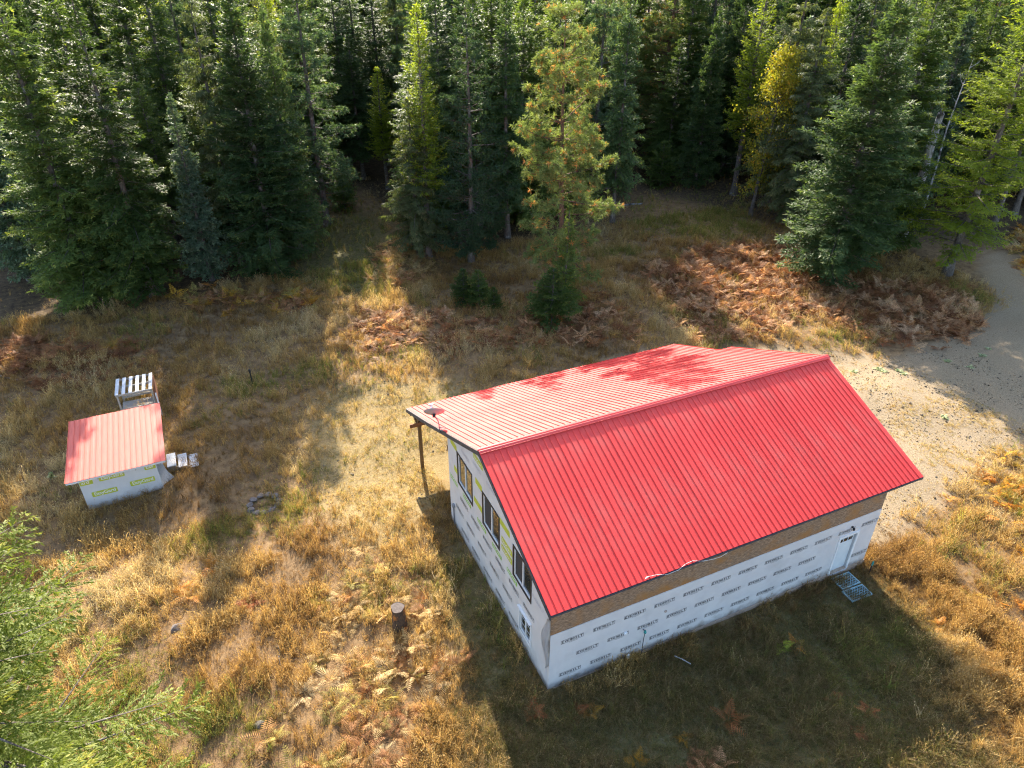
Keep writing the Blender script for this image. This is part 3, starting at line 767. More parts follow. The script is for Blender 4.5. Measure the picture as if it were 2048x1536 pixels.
for (y, z, two) in ((8.70, 4.30, 0), (8.40, 3.15, 0), (6.10, 4.25, 0), (6.30, 3.22, 0), (3.92, 4.15, 0), (3.75, 3.44, 0), (3.75, 3.06, 0), (6.25, 5.32, 0),
                   (7.5, 2.50, 1), (6.0, 2.48, 1), (4.60, 2.46, 1), (3.30, 2.44, 1), (8.95, 2.44, 1)):
    if any(y > w[0] - .08 and y - .86 < w[1] + .08 and z + .2 > w[2] - .08 and z < w[3] + .08 for w in WIN):
        # the strip that the window leaves of it
        for w in WIN:
            if y > w[1] + .1 and y - .86 < w[1] + .08: lo, hi = w[1] + .085, y; break
            if y - .86 < w[0] - .1 and y > w[0] - .08: lo, hi = y - .86, w[0] - .085; break
        else: continue
        if hi - lo < .12: continue
        print_on(badge_mesh(hi - lo, .28, M['green_print'], .04), house, 'gable', hi, z, 'wrap_badge', x=-.0150)
        continue
    print_on(BADGE2 if two else BADGE, house, 'gable', y, z, 'wrap_badge', x=-.0150)
    print_on(EASY, house, 'gable', y - .05, z + .06, 'printed_text', x=-.0180)
for (y, z) in ((7.5, 4.72), (6.30, 5.02), (5.05, 5.02), (1.3, 3.2)):
    print_on(GREY, house, 'gable', y, z, 'printed_text', x=-.0165)

# torn wrap hanging off the near corner
bm = bmesh.new(); nu, nv = 8, 14; grid = []
for j in range(nv + 1):
    row = []
    t = j / nv
    for i in range(nu + 1):
        s = i / nu
        wdt = .14 + .30 * math.sin(min(1, t * 1.15) * math.pi) ** 1.2
        bul = .10 * math.sin(t * math.pi) ** 1.5
        p = Vector((-.03 - bul * math.sin(s * math.pi) - .06 * s, -.03 + s * wdt - .04 * math.sin(9 * t) * s, 3.45 - 2.15 * t - .25 * s * t))
        row.append(bm.verts.new(p))
    grid.append(row)
for j in range(nv):
    for i in range(nu): bm.faces.new((grid[j][i], grid[j][i + 1], grid[j + 1][i + 1], grid[j + 1][i]))
r = bmesh.ops.solidify(bm, geom=bm.faces[:], thickness=.004)
me = bpy.data.meshes.new('loose_wrap'); bm.to_mesh(me); bm.free()
me.polygons.foreach_set('use_smooth', [True] * len(me.polygons)); me.materials.append(M['wrap'])
lw_ = link_mesh('loose_wrap', me, None, house); tag(lw_, 'torn white wrap hanging loose off the wall corner')

# fittings on the walls
sp = MB().lathe([(.0, 0), (.05, 0), (.055, .05), (.03, .07), (.03, .12), (.0, .12)], 10, Matrix.Translation((3.60, -.13, 1.16))).build('spigot', M['teal'], house)
MB().tube([(3.6, -.002, 1.21), (3.6, -.09, 1.21)], .022, 8).build('spigot_pipe', M['grey_metal'], sp)
MB().tube([(3.60, -.13, 1.15), (3.59, -.12, .9), (3.60, -.10, .5), (3.60, -.12, .05), (3.55, -.25, .03), (3.3, -.3, .03), (3.12, -.22, .04)], .012, 6).build('hose', M['black'], sp)
MB().box(2.80, -.07, 1.36, 2.92, -.001, 1.46).build('outlet_box', M['vinyl'], house, bevel=.008)
MB().box(3.00, -.10, .02, 3.14, -.032, .22).build('vent_hood', M['vinyl'], house, bevel=.01)
MB().lathe([(.0, 0), (.055, 0), (.05, .03), (.0, .032)], 12, Matrix.Translation((4.45, -.001, 1.70)) @ Matrix.Rotation(math.pi / 2, 4, 'X')).build('vent_cover', M['stone'], house)
mt = MB().lathe([(.0, 0), (.10, 0), (.10, .07), (.08, .10), (.0, .10)], 14, Matrix.Translation((-.013, 8.60, 1.12)) @ Matrix.Rotation(-math.pi / 2, 4, 'Y')).build('electric_meter', M['grey_metal'], house)
MB().tube([(-.05, 8.60, 1.02), (-.05, 8.60, -.1)], .025, 8).build('conduit', M['grey_metal'], mt)

# porch frame
pz = float(ground_height(.12, 13.5))
pst = MB().box(.06, 13.42, pz - .05, .21, 13.57, 2.43).build('porch_post', M['post'], house, bevel=.008)
MB().box(.0, 14.42, 1.93, PORCH_X1 - .05, 14.56, 2.12).build('porch_beam', M['fascia'], house)
MB().bar((-.35, 13.35, 2.12), (1.9, 13.35, 2.16), .05, .20).build('porch_brace', M['beam'], house)
MB().bar((.135, 13.58, 1.75), (.135, 14.30, 2.02), .09, .09).build('knee_brace', M['post'], house)
MB().box(.02, 9.2, 3.55, .10, 9.26, 3.75).build('ledger', M['post'], house)

# satellite dish on the rake
ds = thing('satellite_dish', 'grey satellite dish on the near rake of the house roof', 'satellite dish', (-.10, 9.75, 4.28))
aim = Vector((.30, .80, .62)).normalized(); q = aim.to_track_quat('Z', 'Y').to_matrix().to_4x4()
DC = Vector((-.10, .25, .62))
prof = []
for k in range(9): r_ = .42 * k / 8; prof.append((r_, .25 * r_ * r_ / .42))
prof += [(.425, .108), (.42, .098)] + [(p[0], p[1] - .012) for p in prof[7::-1]]
MB().lathe(prof, 28, Matrix.Translation(DC) @ q @ Matrix.Diagonal((1.0, .92, 1, 1))).build('reflector', M['dish'], ds, True)
tip = DC + aim * .44 + Vector((0, 0, -.05)) + Vector((-.12, 0, -.02))
MB().tube([DC + q.to_3x3() @ Vector((0, -.40, .06)), DC + aim * .30 + Vector((0, 0, -.30)), tip], .014, 6).build('feed_arm', M['grey_metal'], ds)
MB().tube([tip, tip - aim * .12], [.035, .045], 10).build('receiver', M['vinyl'], ds)
MB().box(tip.x - .09, tip.y - .02, tip.z + .02, tip.x + .09, tip.y + .05, tip.z + .07).build('receiver_head', M['grey_metal'], ds, bevel=.01)
MB().tube([(0, 0, -.10), (0, 0, .20), (-.02, .06, .40), DC - aim * .10], .024, 8).build('mast', M['grey_metal'], ds)
MB().bar(DC - aim * .14, DC - aim * .02, .12, .14).build('back_bracket', M['black'], ds)
MB().bar((-.01, -.16, -.02), (-.01, .16, -.16), .03, .14).build('mount_plate', M['fascia'], ds)
MB().tube([(0, -.04, .16), (.06, -.34, .06)], .014, 6).build('strut', M['grey_metal'], ds)
MB().tube([(0, -.02, .12), (.30, -.22, -.02 + .09)], .014, 6).build('strut', M['grey_metal'], ds)

# rope lying on the eave
def on_front(x, y, h=.03): return (x, y, EAVE_Z + (RIDGE_Z - EAVE_Z) * (y - EAVE_Y) / (RIDGE_Y - EAVE_Y) + h)
pts = [on_front(3.5, .0, .05), on_front(3.8, -.04, .05), (4.15, -.095, 3.69), (4.6, -.098, 3.705), on_front(4.9, -.04, .05), on_front(5.2, -.02, .05), (5.6, -.097, 3.69), (6.0, -.10, 3.60), (6.35, -.10, 3.58), (6.6, -.10, 3.66)]
rope = MB().tube(pts, .0075, 6).build('white_rope', M['rope']); tag(rope, 'thin white rope draped along the front eave of the house', 'rope')
rag = MB().tube([on_front(3.35, -.03, .045), on_front(3.43, -.01, .05), on_front(3.52, .0, .05)], [.012, .026, .010], 7).build('frayed_end', M['rope'], rope)
rope_loc = None

# ------------------------------------------------------------------ the shed and its steps
SX0, SX1, SY0, SY1 = -14.34, -11.22, 16.86, 20.9
SG = -0.62
shed = thing('small_shed', 'small shed with faded red roof and green and white printed wrap', 'shed', (SX0, SY0, SG))
sw, sl = SX1 - SX0, SY1 - SY0
MB().box(0, 0, -.3, sw, .10, 1.80).build('front_wall', M['wrap'], shed)
MB().box(0, sl - .10, -.3, sw, sl, 1.98).build('rear_wall', M['wrap'], shed)
MB().add([(0, .101, -.3), (0, sl - .101, -.3), (0, sl - .101, 1.97), (0, .101, 1.80), (.1, .101, -.3), (.1, sl - .101, -.3), (.1, sl - .101, 1.97), (.1, .101, 1.80)],
         [(0, 3, 2, 1), (4, 5, 6, 7), (0, 1, 5, 4), (1, 2, 6, 5), (2, 3, 7, 6), (3, 0, 4, 7)]).build('side_wall', M['wrap'], shed)
MB().add([(sw - .1, .101, -.3), (sw - .1, sl - .101, -.3), (sw - .1, sl - .101, 1.97), (sw - .1, .101, 1.80), (sw, .101, -.3), (sw, sl - .101, -.3), (sw, sl - .101, 1.97), (sw, .101, 1.80)],
         [(0, 3, 2, 1), (4, 5, 6, 7), (0, 1, 5, 4), (1, 2, 6, 5), (2, 3, 7, 6), (3, 0, 4, 7)]).build('side_wall', M['wrap'], shed)
sr = .235; lay_sheets(shed, -.42, 17, -.32, 1.86, sl + .30, 2.12, M['shed_roof'], per=4, rib=sr, lift=.014)
slab(MB(), -.40, -.42 + 17 * sr - .02, -.30, 1.86, sl + .28, 2.12, .07, 0).build('roof_deck', M['old_wood'], shed)
MB().box(-.40, -.318, 1.77, -.42 + 17 * sr - .02, -.302, 1.855).build('eave_board', M['old_white'], shed)
for k in range(8):
    MB().box(-.2 + k * .5, -.30, 1.70, -.16 + k * .5, .0, 1.785).build('rafter_tail', M['old_wood'], shed)
SB = badge_mesh(1.02, .27, M['green_print'], .04); SB3 = badge_mesh(.52, .27, M['green_print'], .04); SB4 = badge_mesh(.46, .27, M['green_print'], .04)
SE = text_mesh('EasyGard', .24, M['white_print'], spacing=.95); SE2 = text_mesh('ard', .24, M['white_print']); SE3 = text_mesh('Eas', .24, M['white_print'])
for (a, z, mesh, t, dx) in ((.78, 1.36, SB, SE, .08), (.32, .62, SB, SE, .08), (1.88, .70, SB, SE, .08), (.02, 1.34, SB3, SE2, .06), (2.62, 1.38, SB4, SE3, .05)):
    b = link_mesh('wrap_badge', mesh, None, shed); b.matrix_local = Matrix.Translation((a, -.004, z)) @ Matrix.Rotation(math.pi / 2, 4, 'X')
    b = link_mesh('printed_text', t, None, shed); b.matrix_local = Matrix.Translation((a + dx, -.007, z + .07)) @ Matrix.Rotation(math.pi / 2, 4, 'X')
bm = bmesh.new(); grid = []
for j in range(11):
    t = j / 10
    grid.append([bm.verts.new((sw + .012 + (.10 + .36 * t) * s + .05 * math.sin(5 * t + 2 * s) * s, .02 + .55 * s - .1 * t * s, 1.76 - 1.45 * t - .12 * s * math.sin(3 * t))) for s in [i / 5 for i in range(6)]])
for j in range(10):
    for i in range(5): bm.faces.new((grid[j][i], grid[j][i + 1], grid[j + 1][i + 1], grid[j + 1][i]))
bmesh.ops.solidify(bm, geom=bm.faces[:], thickness=.004)
me = bpy.data.meshes.new('loose_wrap'); bm.to_mesh(me); bm.free(); me.materials.append(M['old_white'])
tag(link_mesh('loose_wrap', me, None, shed), 'loose white flap of wrap hanging off the shed')
MB().box(sw + .003, 1.15, -.05, sw + .045, 2.0, 1.70).build('door', M['old_wood'], shed)

st = thing('wooden_steps', 'three weathered white plank steps beside the small shed', 'steps', (SX1 + .25, SY0 + 1.05, SG))
for k in range(3):
    MB().box(.02 + k * .47, 0, .50 - k * .16, .42 + k * .47, 1.05, .545 - k * .16).build('tread', M['old_white'], st, bevel=.006)
for s in (.08, .92):
    m = MB()
    m.add([(0, s, -.1), (1.3, s, -.1), (1.36, s, .17), (.02, s, .49), (0, s + .05, -.1), (1.3, s + .05, -.1), (1.36, s + .05, .17), (.02, s + .05, .49)],
          [(0, 1, 2, 3), (7, 6, 5, 4), (0, 4, 5, 1), (1, 5, 6, 2), (2, 6, 7, 3), (3, 7, 4, 0)])
    m.build('stringer', M['old_wood'], st)

ps = thing('slatted_stand', 'tall wooden stand with white slatted top behind the shed', 'stand', (-12.95, 23.75, -.65), -.03)
W_, D_, H_ = 1.78, 1.72, 1.62
for k in range(6):
    MB().box(.0 + k * .322, 0, H_, .165 + k * .322, D_, H_ + .035).build('slat', M['old_white'], ps, bevel=.004)
for y in (.02, D_ / 2 - .03, D_ - .08):
    MB().box(.01, y, H_ - .10, W_ - .02, y + .05, H_ - .002).build('rail', M['old_wood'], ps)
for (x, y) in ((.03, .03), (W_ - .12, .03), (.03, D_ - .12), (W_ - .12, D_ - .12)):
    MB().box(x, y + .052 if y < 1 else y - .02, -.05, x + .09, y + .14 if y < 1 else y + .068, H_ - .102).build('leg', M['old_wood'], ps)
MB().box(.13, .20, .52, W_ - .13, .25, .64).build('cross_rail', M['old_wood'], ps)
MB().box(.13, D_ - .22, .52, W_ - .13, D_ - .17, .64).build('cross_rail', M['old_wood'], ps)
MB().box(.02, .2, .30, W_ - .02, D_ - .25, .34).build('lower_shelf', M['old_wood'], ps)
MB().box(W_ + .002, .10, .35, W_ + .03, D_ - .05, 1.55).build('side_board', M['rust_board'], ps)
MB().bar((W_ + .12, -.25, -.05), (W_ + .12, -.20, 1.45), .07, .05).build('side_post', M['old_white'], ps)

# ------------------------------------------------------------------ small things on the ground
def gpos(px, py, dz=0.0):
    p = at(px, py); return (p.x, p.y, p.z + dz)

# stump: a tall log standing on its end
sp_ = gpos(800, 1258)
stump = thing('tree_stump', 'tall dark tree stump standing among golden ferns', 'stump', sp_)
m = MB(); n = 18; rings = []
rs = random.Random(4); ph = [rs.uniform(0, 6.28) for _ in range(4)]
for (z, r_) in ((-.1, .33), (.05, .28), (.35, .245), (.7, .235), (1.05, .235), (1.15, .232)):
    rings.append([(r_ * (1 + .07 * math.sin(3 * a + ph[0]) + .05 * math.sin(5 * a + ph[1] + z)) * math.cos(a), r_ * (1 + .07 * math.sin(3 * a + ph[0]) + .05 * math.sin(5 * a + ph[1] + z)) * math.sin(a), z + (.02 * math.sin(a) if z > 1.1 else 0)) for a in [6.2832 * k / n for k in range(n)]])
vs = [p for r_ in rings for p in r_]; fs = [(i * n + k, i * n + (k + 1) % n, (i + 1) * n + (k + 1) % n, (i + 1) * n + k) for i in range(len(rings) - 1) for k in range(n)]
m.add(vs, fs).build('bark', M['stump_side'], stump)
m = MB(); top = [(p[0] * .99, p[1] * .99, p[2] - .006) for p in rings[-1]]; m.add(top + [(.01, .0, 1.152)], [(k, (k + 1) % n, n) for k in range(n)]).build('cut_top', M['stump_top'], stump)

def rock(name, loc, s, seed, label=None, cat=None, parent=None, group=None, flat=.6, mat='stone'):
    bm = bmesh.new(); bmesh.ops.create_icosphere(bm, subdivisions=2, radius=1)
    r = random.Random(seed); ks = [(Vector((r.uniform(-1, 1), r.uniform(-1, 1), r.uniform(-1, 1))).normalized(), r.uniform(.6, .9)) for _ in range(9)]
    for v in bm.verts:
        for d, c in ks:
            e = v.co.dot(d)
            if e > c: v.co -= d * (e - c)
        v.co.x *= s * r.uniform(.97, 1.03); v.co.y *= s * .8; v.co.z *= s * flat
    me = bpy.data.meshes.new(name); bm.to_mesh(me); bm.free(); me.materials.append(M[mat])
    o = link_mesh(name, me, None, parent); o.location = loc; o.rotation_euler = (0, 0, r.uniform(0, 6))
    if label: tag(o, label, cat, group)
    return o
ring = thing('fire_ring', 'ring of flat pale stones half hidden in tall grass', 'fire ring', gpos(529, 1009))
for k in range(11):
    a = k * 6.2832 / 11; rock('stone', (.62 * math.cos(a), .62 * math.sin(a), .06), .21, 50 + k, parent=ring, flat=.34, mat='ring_stone')
rock('rock', gpos(352, 1256, .0), .26, 91, 'flat grey rock in the grass near the foreground fir', 'rock', mat='ring_stone')
rock('rock', gpos(518, 1450, .0), .19, 92, 'small round rock in the grass near the bottom edge', 'rock', mat='ring_stone')
rock('rock', gpos(1731, 1122, .02), .20, 93, 'broken pale rock at the far wall corner', 'rock')
rock('rock', gpos(1741, 1133, .02), .13, 94, 'small rock beside the green marker stake', 'rock')
rock('rock', gpos(1136, 1371, .02), .07, 95, 'tiny white stone at the foot of the front wall', 'rock', mat='vinyl')

def post(px, py, h, w, mat, name, label, cat, cap=None):
    p = at(px, py); t = thing(name, label, cat, (p.x, p.y, p.z))
    MB().tube([(0, 0, -.1), (.01, 0, h * .5), (0, .01, h)], w, 8).build('shaft', M[mat], t)
    if cap: MB().lathe([(.0, h + .14), (w * 1.6, h + .12), (w * 2.0, h), (w * 1.2, h - .10), (.0, h - .10)], 10).build('head', M[cap], t)
    return t
post(505, 768, .85, .035, 'black', 'water_hydrant', 'thin dark yard hydrant standing in the shaded meadow', 'hydrant', 'black')
post(1737, 1149, .60, .018, 'black', 'marker_stake', 'green topped marker stake by the far house corner', 'stake', 'teal')
pp = at(1366, 1322)
pipe = MB().tube([(-.18, .26, .06), (.0, 0, .07), (.14, -.24, .05)], .022, 8).build('white_pipe', M['vinyl']); pipe.location = pp; tag(pipe, 'short white pipe lying in the shaded grass by the wall', 'pipe')
pp = at(1262, 1318)
strip = MB().tube([(.12, .2, .10), (.05, .0, .06), (-.12, -.12, .05)], [.02, .03, .015], 7).build('white_scrap', M['old_white']); strip.location = pp; tag(strip, 'crumpled white scrap at the base of the front wall', 'scrap')

# teal lattice mats in front of the door
def lattice(x0, y0, w, d, rz, label, z):
    t = thing('lattice_mat', label, 'mat', (x0, y0, z), rz, 'teal plastic lattice mats')
    for (a, b, c, e) in ((0, 0, w, .05), (0, d - .05, w, d), (0, .051, .05, d - .051), (w - .05, .051, w, d - .051)):
        MB().box(a, b, 0, c, e, .05).build('border_strip', M['mat_teal'], t)
    n = 7
    for s in (1, -1):
        for k in range(-n, n + 1):
            c = k * .125
            # diagonal line y - d/2 = s*(x - w/2) + c clipped to the frame
            pts = []
            for x in (.05, w - .05):
                y = d / 2 + s * (x - w / 2) + c
                if .05 <= y <= d - .05: pts.append((x, y))
            for y in (.05, d - .05):
                x = w / 2 + (y - d / 2 - c) / s
                if .05 < x < w - .05: pts.append((x, y))
            if len(pts) == 2 and math.dist(*pts) > .08:
                z_ = .022 if s > 0 else .034
                MB().bar((*pts[0], z_), (*pts[1], z_), .022, .01).build('lattice_bar', M['mat_teal'], t)
gz0 = float(ground_height(12.8, -.5))
lattice(12.42, -.74, .92, .62, -.02, 'teal plastic lattice mat right below the house door', gz0 + .06)
lattice(12.30, -1.34, 1.02, .56, -.05, 'teal plastic lattice mat farther out from the house door', gz0 + .05)

# logs and branches
def branch_log(pa, pb, r0, r1, name, label, cat, mat='litter_wood', group=None, lift=.06, seed=0):
    a = at(*pa); b = at(*pb); r = random.Random(seed)
    t = [a.lerp(b, k / 6) for k in range(7)]
    m = MB().tube([(p.x - a.x + r.uniform(-.05, .05), p.y - a.y + r.uniform(-.05, .05), float(ground_height(p.x, p.y)) - a.z + lift) for p in t], [r0 + (r1 - r0) * k / 6 for k in range(7)], 8)
    o = m.build(name, M[mat]); o.location = a; tag(o, label, cat, group); return o
branch_log((2008, 906), (2075, 936), .07, .05, 'cut_log', 'bleached log on the gravel edge beside orange ferns', 'log', 'snag', lift=.12)
branch_log((2010, 918), (2070, 948), .09, .07, 'cut_log', 'dark lower log on the gravel edge by orange ferns', 'log', 'bark', lift=.07, seed=2)
branch_log((1998, 931), (2032, 938), .025, .015, 'dead_branch', 'thin brown stick lying below the gravel edge logs', 'branch', 'post', seed=3)
branch_log((1240, 413), (1285, 408), .10, .07, 'fallen_log', 'pale fallen log in the shaded glade at the forest edge', 'log', 'snag', seed=4)
branch_log((590, 447), (650, 452), .08, .05, 'fallen_log', 'dark fallen log on the forest floor in the left gap', 'log', 'bark', seed=5)
branch_log((0, 754), (36, 762), .05, .03, 'dead_branch', 'grey dead branch at the left edge below rust ferns', 'branch', 'snag', seed=6)
branch_log((556, 1290), (566, 1340), .02, .012, 'dead_branch', 'thin pale twig in the shaded grass patch', 'branch', 'snag', seed=7)

# broad leaved weeds
def weed(px, py, s, seed, label, upright=0.0, n=14):
    p = at(px, py); r = random.Random(seed)
    t = thing('leafy_weed', label, 'weed', (p.x, p.y, p.z), 0, 'broad leaved weeds')
    for k in range(n):
        a = k * 2.4 + r.uniform(-.3, .3); l = s * r.uniform(.6, 1.1) * (1 - .3 * k / n); el = .25 + .7 * k / n + upright
        d = Vector((math.cos(a) * math.cos(el), math.sin(a) * math.cos(el), math.sin(el))); sd = Vector((-math.sin(a), math.cos(a), 0)); up = d.cross(sd) * -1
        V = []; F = []
        h = Vector((0, 0, upright * .5 * k / n))
        for i, (u, w) in enumerate(((0, .03), (.25, .16), (.55, .20), (.82, .12), (1, .01))):
            c = h + d * l * u + Vector((0, 0, -.35 * l * u * u))
            V += [c - sd * w * l + up * .03 * l, c, c + sd * w * l + up * .03 * l]
        for i in range(4): b = i * 3; F += [(b, b + 1, b + 4, b + 3), (b + 1, b + 2, b + 5, b + 4)]
        me = fast_mesh('leaf', np.array([list(v) for v in V]), np.array(F), M['weed'], {'rnd': np.full(len(V), r.uniform(0, 1))}, True)
        link_mesh('leaf', me, None, t)
weed(1708, 744, .42, 1, 'pale green weed on the gravel closest to the roof ridge end')
weed(1758, 739, .40, 2, 'green weed on the gravel, middle of the sunny row')
weed(1768, 743, .34, 3, 'smaller green weed touching the middle one of the sunny row')
weed(1797, 742, .40, 4, 'silvery weed on the gravel, left of the last pair')
weed(1808, 748, .36, 5, 'green weed at the right end of the sunny gravel row')
weed(1888, 834, .38, 6, 'dark green weed alone in the middle of the gravel')
weed(1895, 722, .40, 7, 'grey green weed in the shaded gravel, near the sunny edge')
weed(1965, 712, .42, 8, 'grey green weed in the shaded gravel close to the right edge')
weed(1978, 698, .36, 9, 'grey green weed in the shade nearest the fern bank')
weed(1942, 735, .36, 10, 'grey green weed in the middle of the shaded gravel')
weed(106, 958, .40, 11, 'bright green leafy sprout left of the small shed', .5, 22)

# ------------------------------------------------------------------ trees
def unit(a): return a / np.maximum(np.linalg.norm(a, axis=-1, keepdims=True), 1e-9)

def kites(B, D, S, l, w, sag=0.0):
    """Leaf shaped quads: base B, direction D, side S, length l, width w."""
    n = len(B); l = l[:, None]; w = w[:, None]
    mid = B + D * l * .42
    tip = B + D * l; tip[:, 2] -= (sag * l[:, 0])
    V = np.stack([B, mid + S * w * .5, tip, mid - S * w * .5], 1).reshape(-1, 3)
    F = np.arange(4 * n, dtype=np.int32).reshape(-1, 4)
    return V, F

def limb_prisms(P0, P1, P2, r0):
    """Thin three sided limbs through three points."""
    n = len(P0); t = unit(P2 - P0); s = unit(np.cross(t, np.array([0, 0, 1.]) + 1e-3)); u = np.cross(s, t)
    V = []
    for P, k in ((P0, 1.0), (P1, .65), (P2, .12)):
        for a in (0, 2.094, 4.189): V.append(P + (s * math.cos(a) + u * math.sin(a)) * (r0 * k)[:, None])
    V = np.stack(V, 1).reshape(-1, 3)
    base = np.arange(n)[:, None] * 9
    q = []
    for ring in (0, 3):
        for k in range(3): q.append(base + np.array([[ring + k, ring + (k + 1) % 3, ring + 3 + (k + 1) % 3, ring + 3 + k]]))
    return V, np.concatenate(q, 0)

def trunk_geo(H, r0, rg, n=9, seg=14, bend=.0, top=.03):
    zs = np.linspace(-.3, H, seg); V = []; ph = rg.uniform(0, 6.28, 3)
    off = np.stack([bend * np.sin(zs / H * 3 + ph[0]), bend * np.sin(zs / H * 2.3 + ph[1])], 1); off -= off[0]
    for i, z in enumerate(zs):
        t = max(0, z) / H; r = r0 * (1 - t) ** .85 * (1 + .35 * math.exp(-z * 2.2)) + top * .5
        a = np.linspace(0, 2 * np.pi, n, endpoint=False)
        V.append(np.stack([off[i, 0] + r * (1 + .06 * np.sin(3 * a + ph[2])) * np.cos(a), off[i, 1] + r * np.sin(a), np.full(n, z)], 1))
    V = np.concatenate(V); F = []
    for i in range(seg - 1):
        for k in range(n): F.append((i * n + k, i * n + (k + 1) % n, (i + 1) * n + (k + 1) % n, (i + 1) * n + k))
    return V, np.array(F, np.int32), (zs, off)

def conifer(name, seed, H, cb, R, mat, bark, power=.85, per_m=14, e_top=.7, e_bot=-.15, droop=.25, tip_up=.12, tw_sp=.13, tw_frac=.34, tw_max=.75,
            sub=.16, kl=.20, kw=.060, r0=None, gap=.0, dead=14, fine=False, hang=0.0, asym=None, lo_round=.12, flat=.35):
    """A spire shaped conifer: limbs in loose whorls, flat sprays of twigs, needles as narrow leaf faces."""
    g = np.random.default_rng(seed)
    r0 = r0 or H * .0115
    tv, tf, (zs, off) = trunk_geo(H, r0, g, bend=H * .006)
    n = int((H - cb) * per_m)
    rel = np.sort(g.uniform(0, 1, n)) ** 1.0
    rel = (np.round(rel * (H - cb) / .42) * .42 / (H - cb)) * .65 + rel * .35
    rel = np.clip(rel + g.normal(0, .004, n), 0, .995)
    h = cb + rel * (H - cb)
    az = np.arange(n) * 2.39996 + g.uniform(-.5, .5, n)
    L = R * (1 - rel) ** power * g.uniform(.62, 1.12, n) * np.clip(.45 + rel / lo_round * .55, .45, 1)
    lob = 1 + .16 * np.sin(2 * az + g.uniform(0, 6)) * np.sin(rel * 9 + g.uniform(0, 6)) + .14 * np.sin(3 * az + rel * 17)
    L = L * lob + .10
    if asym is not None: L *= 1 + asym[1] * np.cos(az - asym[0])
    keep = g.uniform(0, 1, n) > gap
    rel, h, az, L = rel[keep], h[keep], az[keep], L[keep]; n = len(h)
    e = e_bot + (e_top - e_bot) * rel ** 1.3 + g.normal(0, .10, n)
    O = np.stack([np.interp(h, zs, off[:, 0]), np.interp(h, zs, off[:, 1]), h], 1)
    d = np.stack([np.cos(az), np.sin(az), np.zeros(n)], 1)
    dr = droop * (1 - .6 * rel) * g.uniform(.6, 1.4, n); tu = tip_up * g.uniform(.5, 1.4, n)
    def P(i, s):
        Li = L[i][:, None]; s = s[:, None]
        q = O[i] + d[i] * Li * s * np.cos(e[i])[:, None] * 1.0
        q[:, 2] += (Li * (np.sin(e[i])[:, None] * s - dr[i][:, None] * s ** 2 + tu[i][:, None] * s ** 3))[:, 0]
        return q
    allb = np.arange(n)
    lv, lf = limb_prisms(O, P(allb, np.full(n, .5)), P(allb, np.full(n, .95)), np.clip(.010 * L + .006, .008, .045))
    # dead, bare limbs below the crown
    if dead and cb > .8:
        hd = g.uniform(.3 * cb, cb * 1.25, dead); ad = g.uniform(0, 6.28, dead); ld = g.uniform(.4, 1.3, dead)
        o2 = np.stack([np.interp(hd, zs, off[:, 0]), np.interp(hd, zs, off[:, 1]), hd], 1); d2 = np.stack([np.cos(ad), np.sin(ad), -.1 + 0 * ad], 1)
        v2, f2 = limb_prisms(o2, o2 + d2 * ld[:, None] * .5, o2 + d2 * ld[:, None] + np.array([0, 0, -.15]), np.full(dead, .016))
        lf = np.concatenate([lf, f2 + len(lv)]); lv = np.concatenate([lv, v2])
    wood_v = np.concatenate([tv, lv]); wood_f = np.concatenate([tf, lf + len(tv)])
    # twigs
    nt = np.maximum(3, (L * .86 / tw_sp).astype(int)) * 2
    bi = np.repeat(allb, nt)
    k = np.arange(len(bi)) - np.repeat(np.cumsum(nt) - nt, nt)
    s = .12 + .88 * (k // 2 + g.uniform(.1, .9, len(bi))) / (nt[bi] / 2)
    s = np.clip(s, 0, 1); side = np.where(k % 2 == 0, 1., -1.)
    B = P(bi, s); T = unit(P(bi, np.minimum(s + .04, 1.04)) - P(bi, s - .02))
    N0 = unit(np.cross(T, np.cross(np.array([0, 0, 1.]), T)) + 1e-6)
    SD = unit(np.cross(N0, T))
    roll = g.normal(0, flat, len(bi))
    SDr = SD * np.cos(roll)[:, None] + N0 * np.sin(roll)[:, None]
    a = g.uniform(.75, 1.15, len(bi))
    D = unit(T * np.cos(a)[:, None] + SDr * (side * np.sin(a))[:, None] + np.array([0, 0, -1.]) * (hang * g.uniform(.6, 1.4, len(bi)))[:, None])
    tl = np.minimum(tw_max, tw_frac * L[bi] * (1 - s) ** .55 + .09) * g.uniform(.7, 1.25, len(bi))
    # leaf faces along each twig
    ns = np.maximum(1, np.round(tl / sub).astype(int)) * 2 + 1
    ti = np.repeat(np.arange(len(bi)), ns)
    kk = np.arange(len(ti)) - np.repeat(np.cumsum(ns) - ns, ns)
    last = kk == ns[ti] - 1
    u = np.where(last, np.maximum(0, 1 - kl * .8 / tl[ti]), (kk // 2 + g.uniform(.2, .9, len(ti))) / np.maximum(1, ns[ti] // 2) * .92)
    sg = np.where(kk % 2 == 0, 1., -1.) * np.where(last, 0., 1.)
    tn = unit(np.cross(D, SDr) + 1e-6)[ti]; ts = unit(np.cross(tn, D[ti]))
    rl = g.normal(0, .5, len(ti)); ts = ts * np.cos(rl)[:, None] + tn * np.sin(rl)[:, None]
    fa = np.where(last, 0, g.uniform(.30, .75, len(ti)) if fine else g.uniform(.55, .95, len(ti)))
    FD = unit(D[ti] * np.cos(fa)[:, None] + ts * (sg * np.sin(fa))[:, None] + np.array([0, 0, -1.]) * (hang * .5 + g.uniform(-.05, .18, len(ti)))[:, None])
    FB = B[ti] + D[ti] * (tl[ti] * u)[:, None]
    FS = unit(np.cross(FD, tn + g.normal(0, .35, tn.shape)))
    fl = kl * g.uniform(.65, 1.3, len(ti)) * np.where(last, 1.25, 1.0)
    fw = kw * g.uniform(.7, 1.3, len(ti))
    V, F = kites(FB, FD, FS, fl, fw, .06)
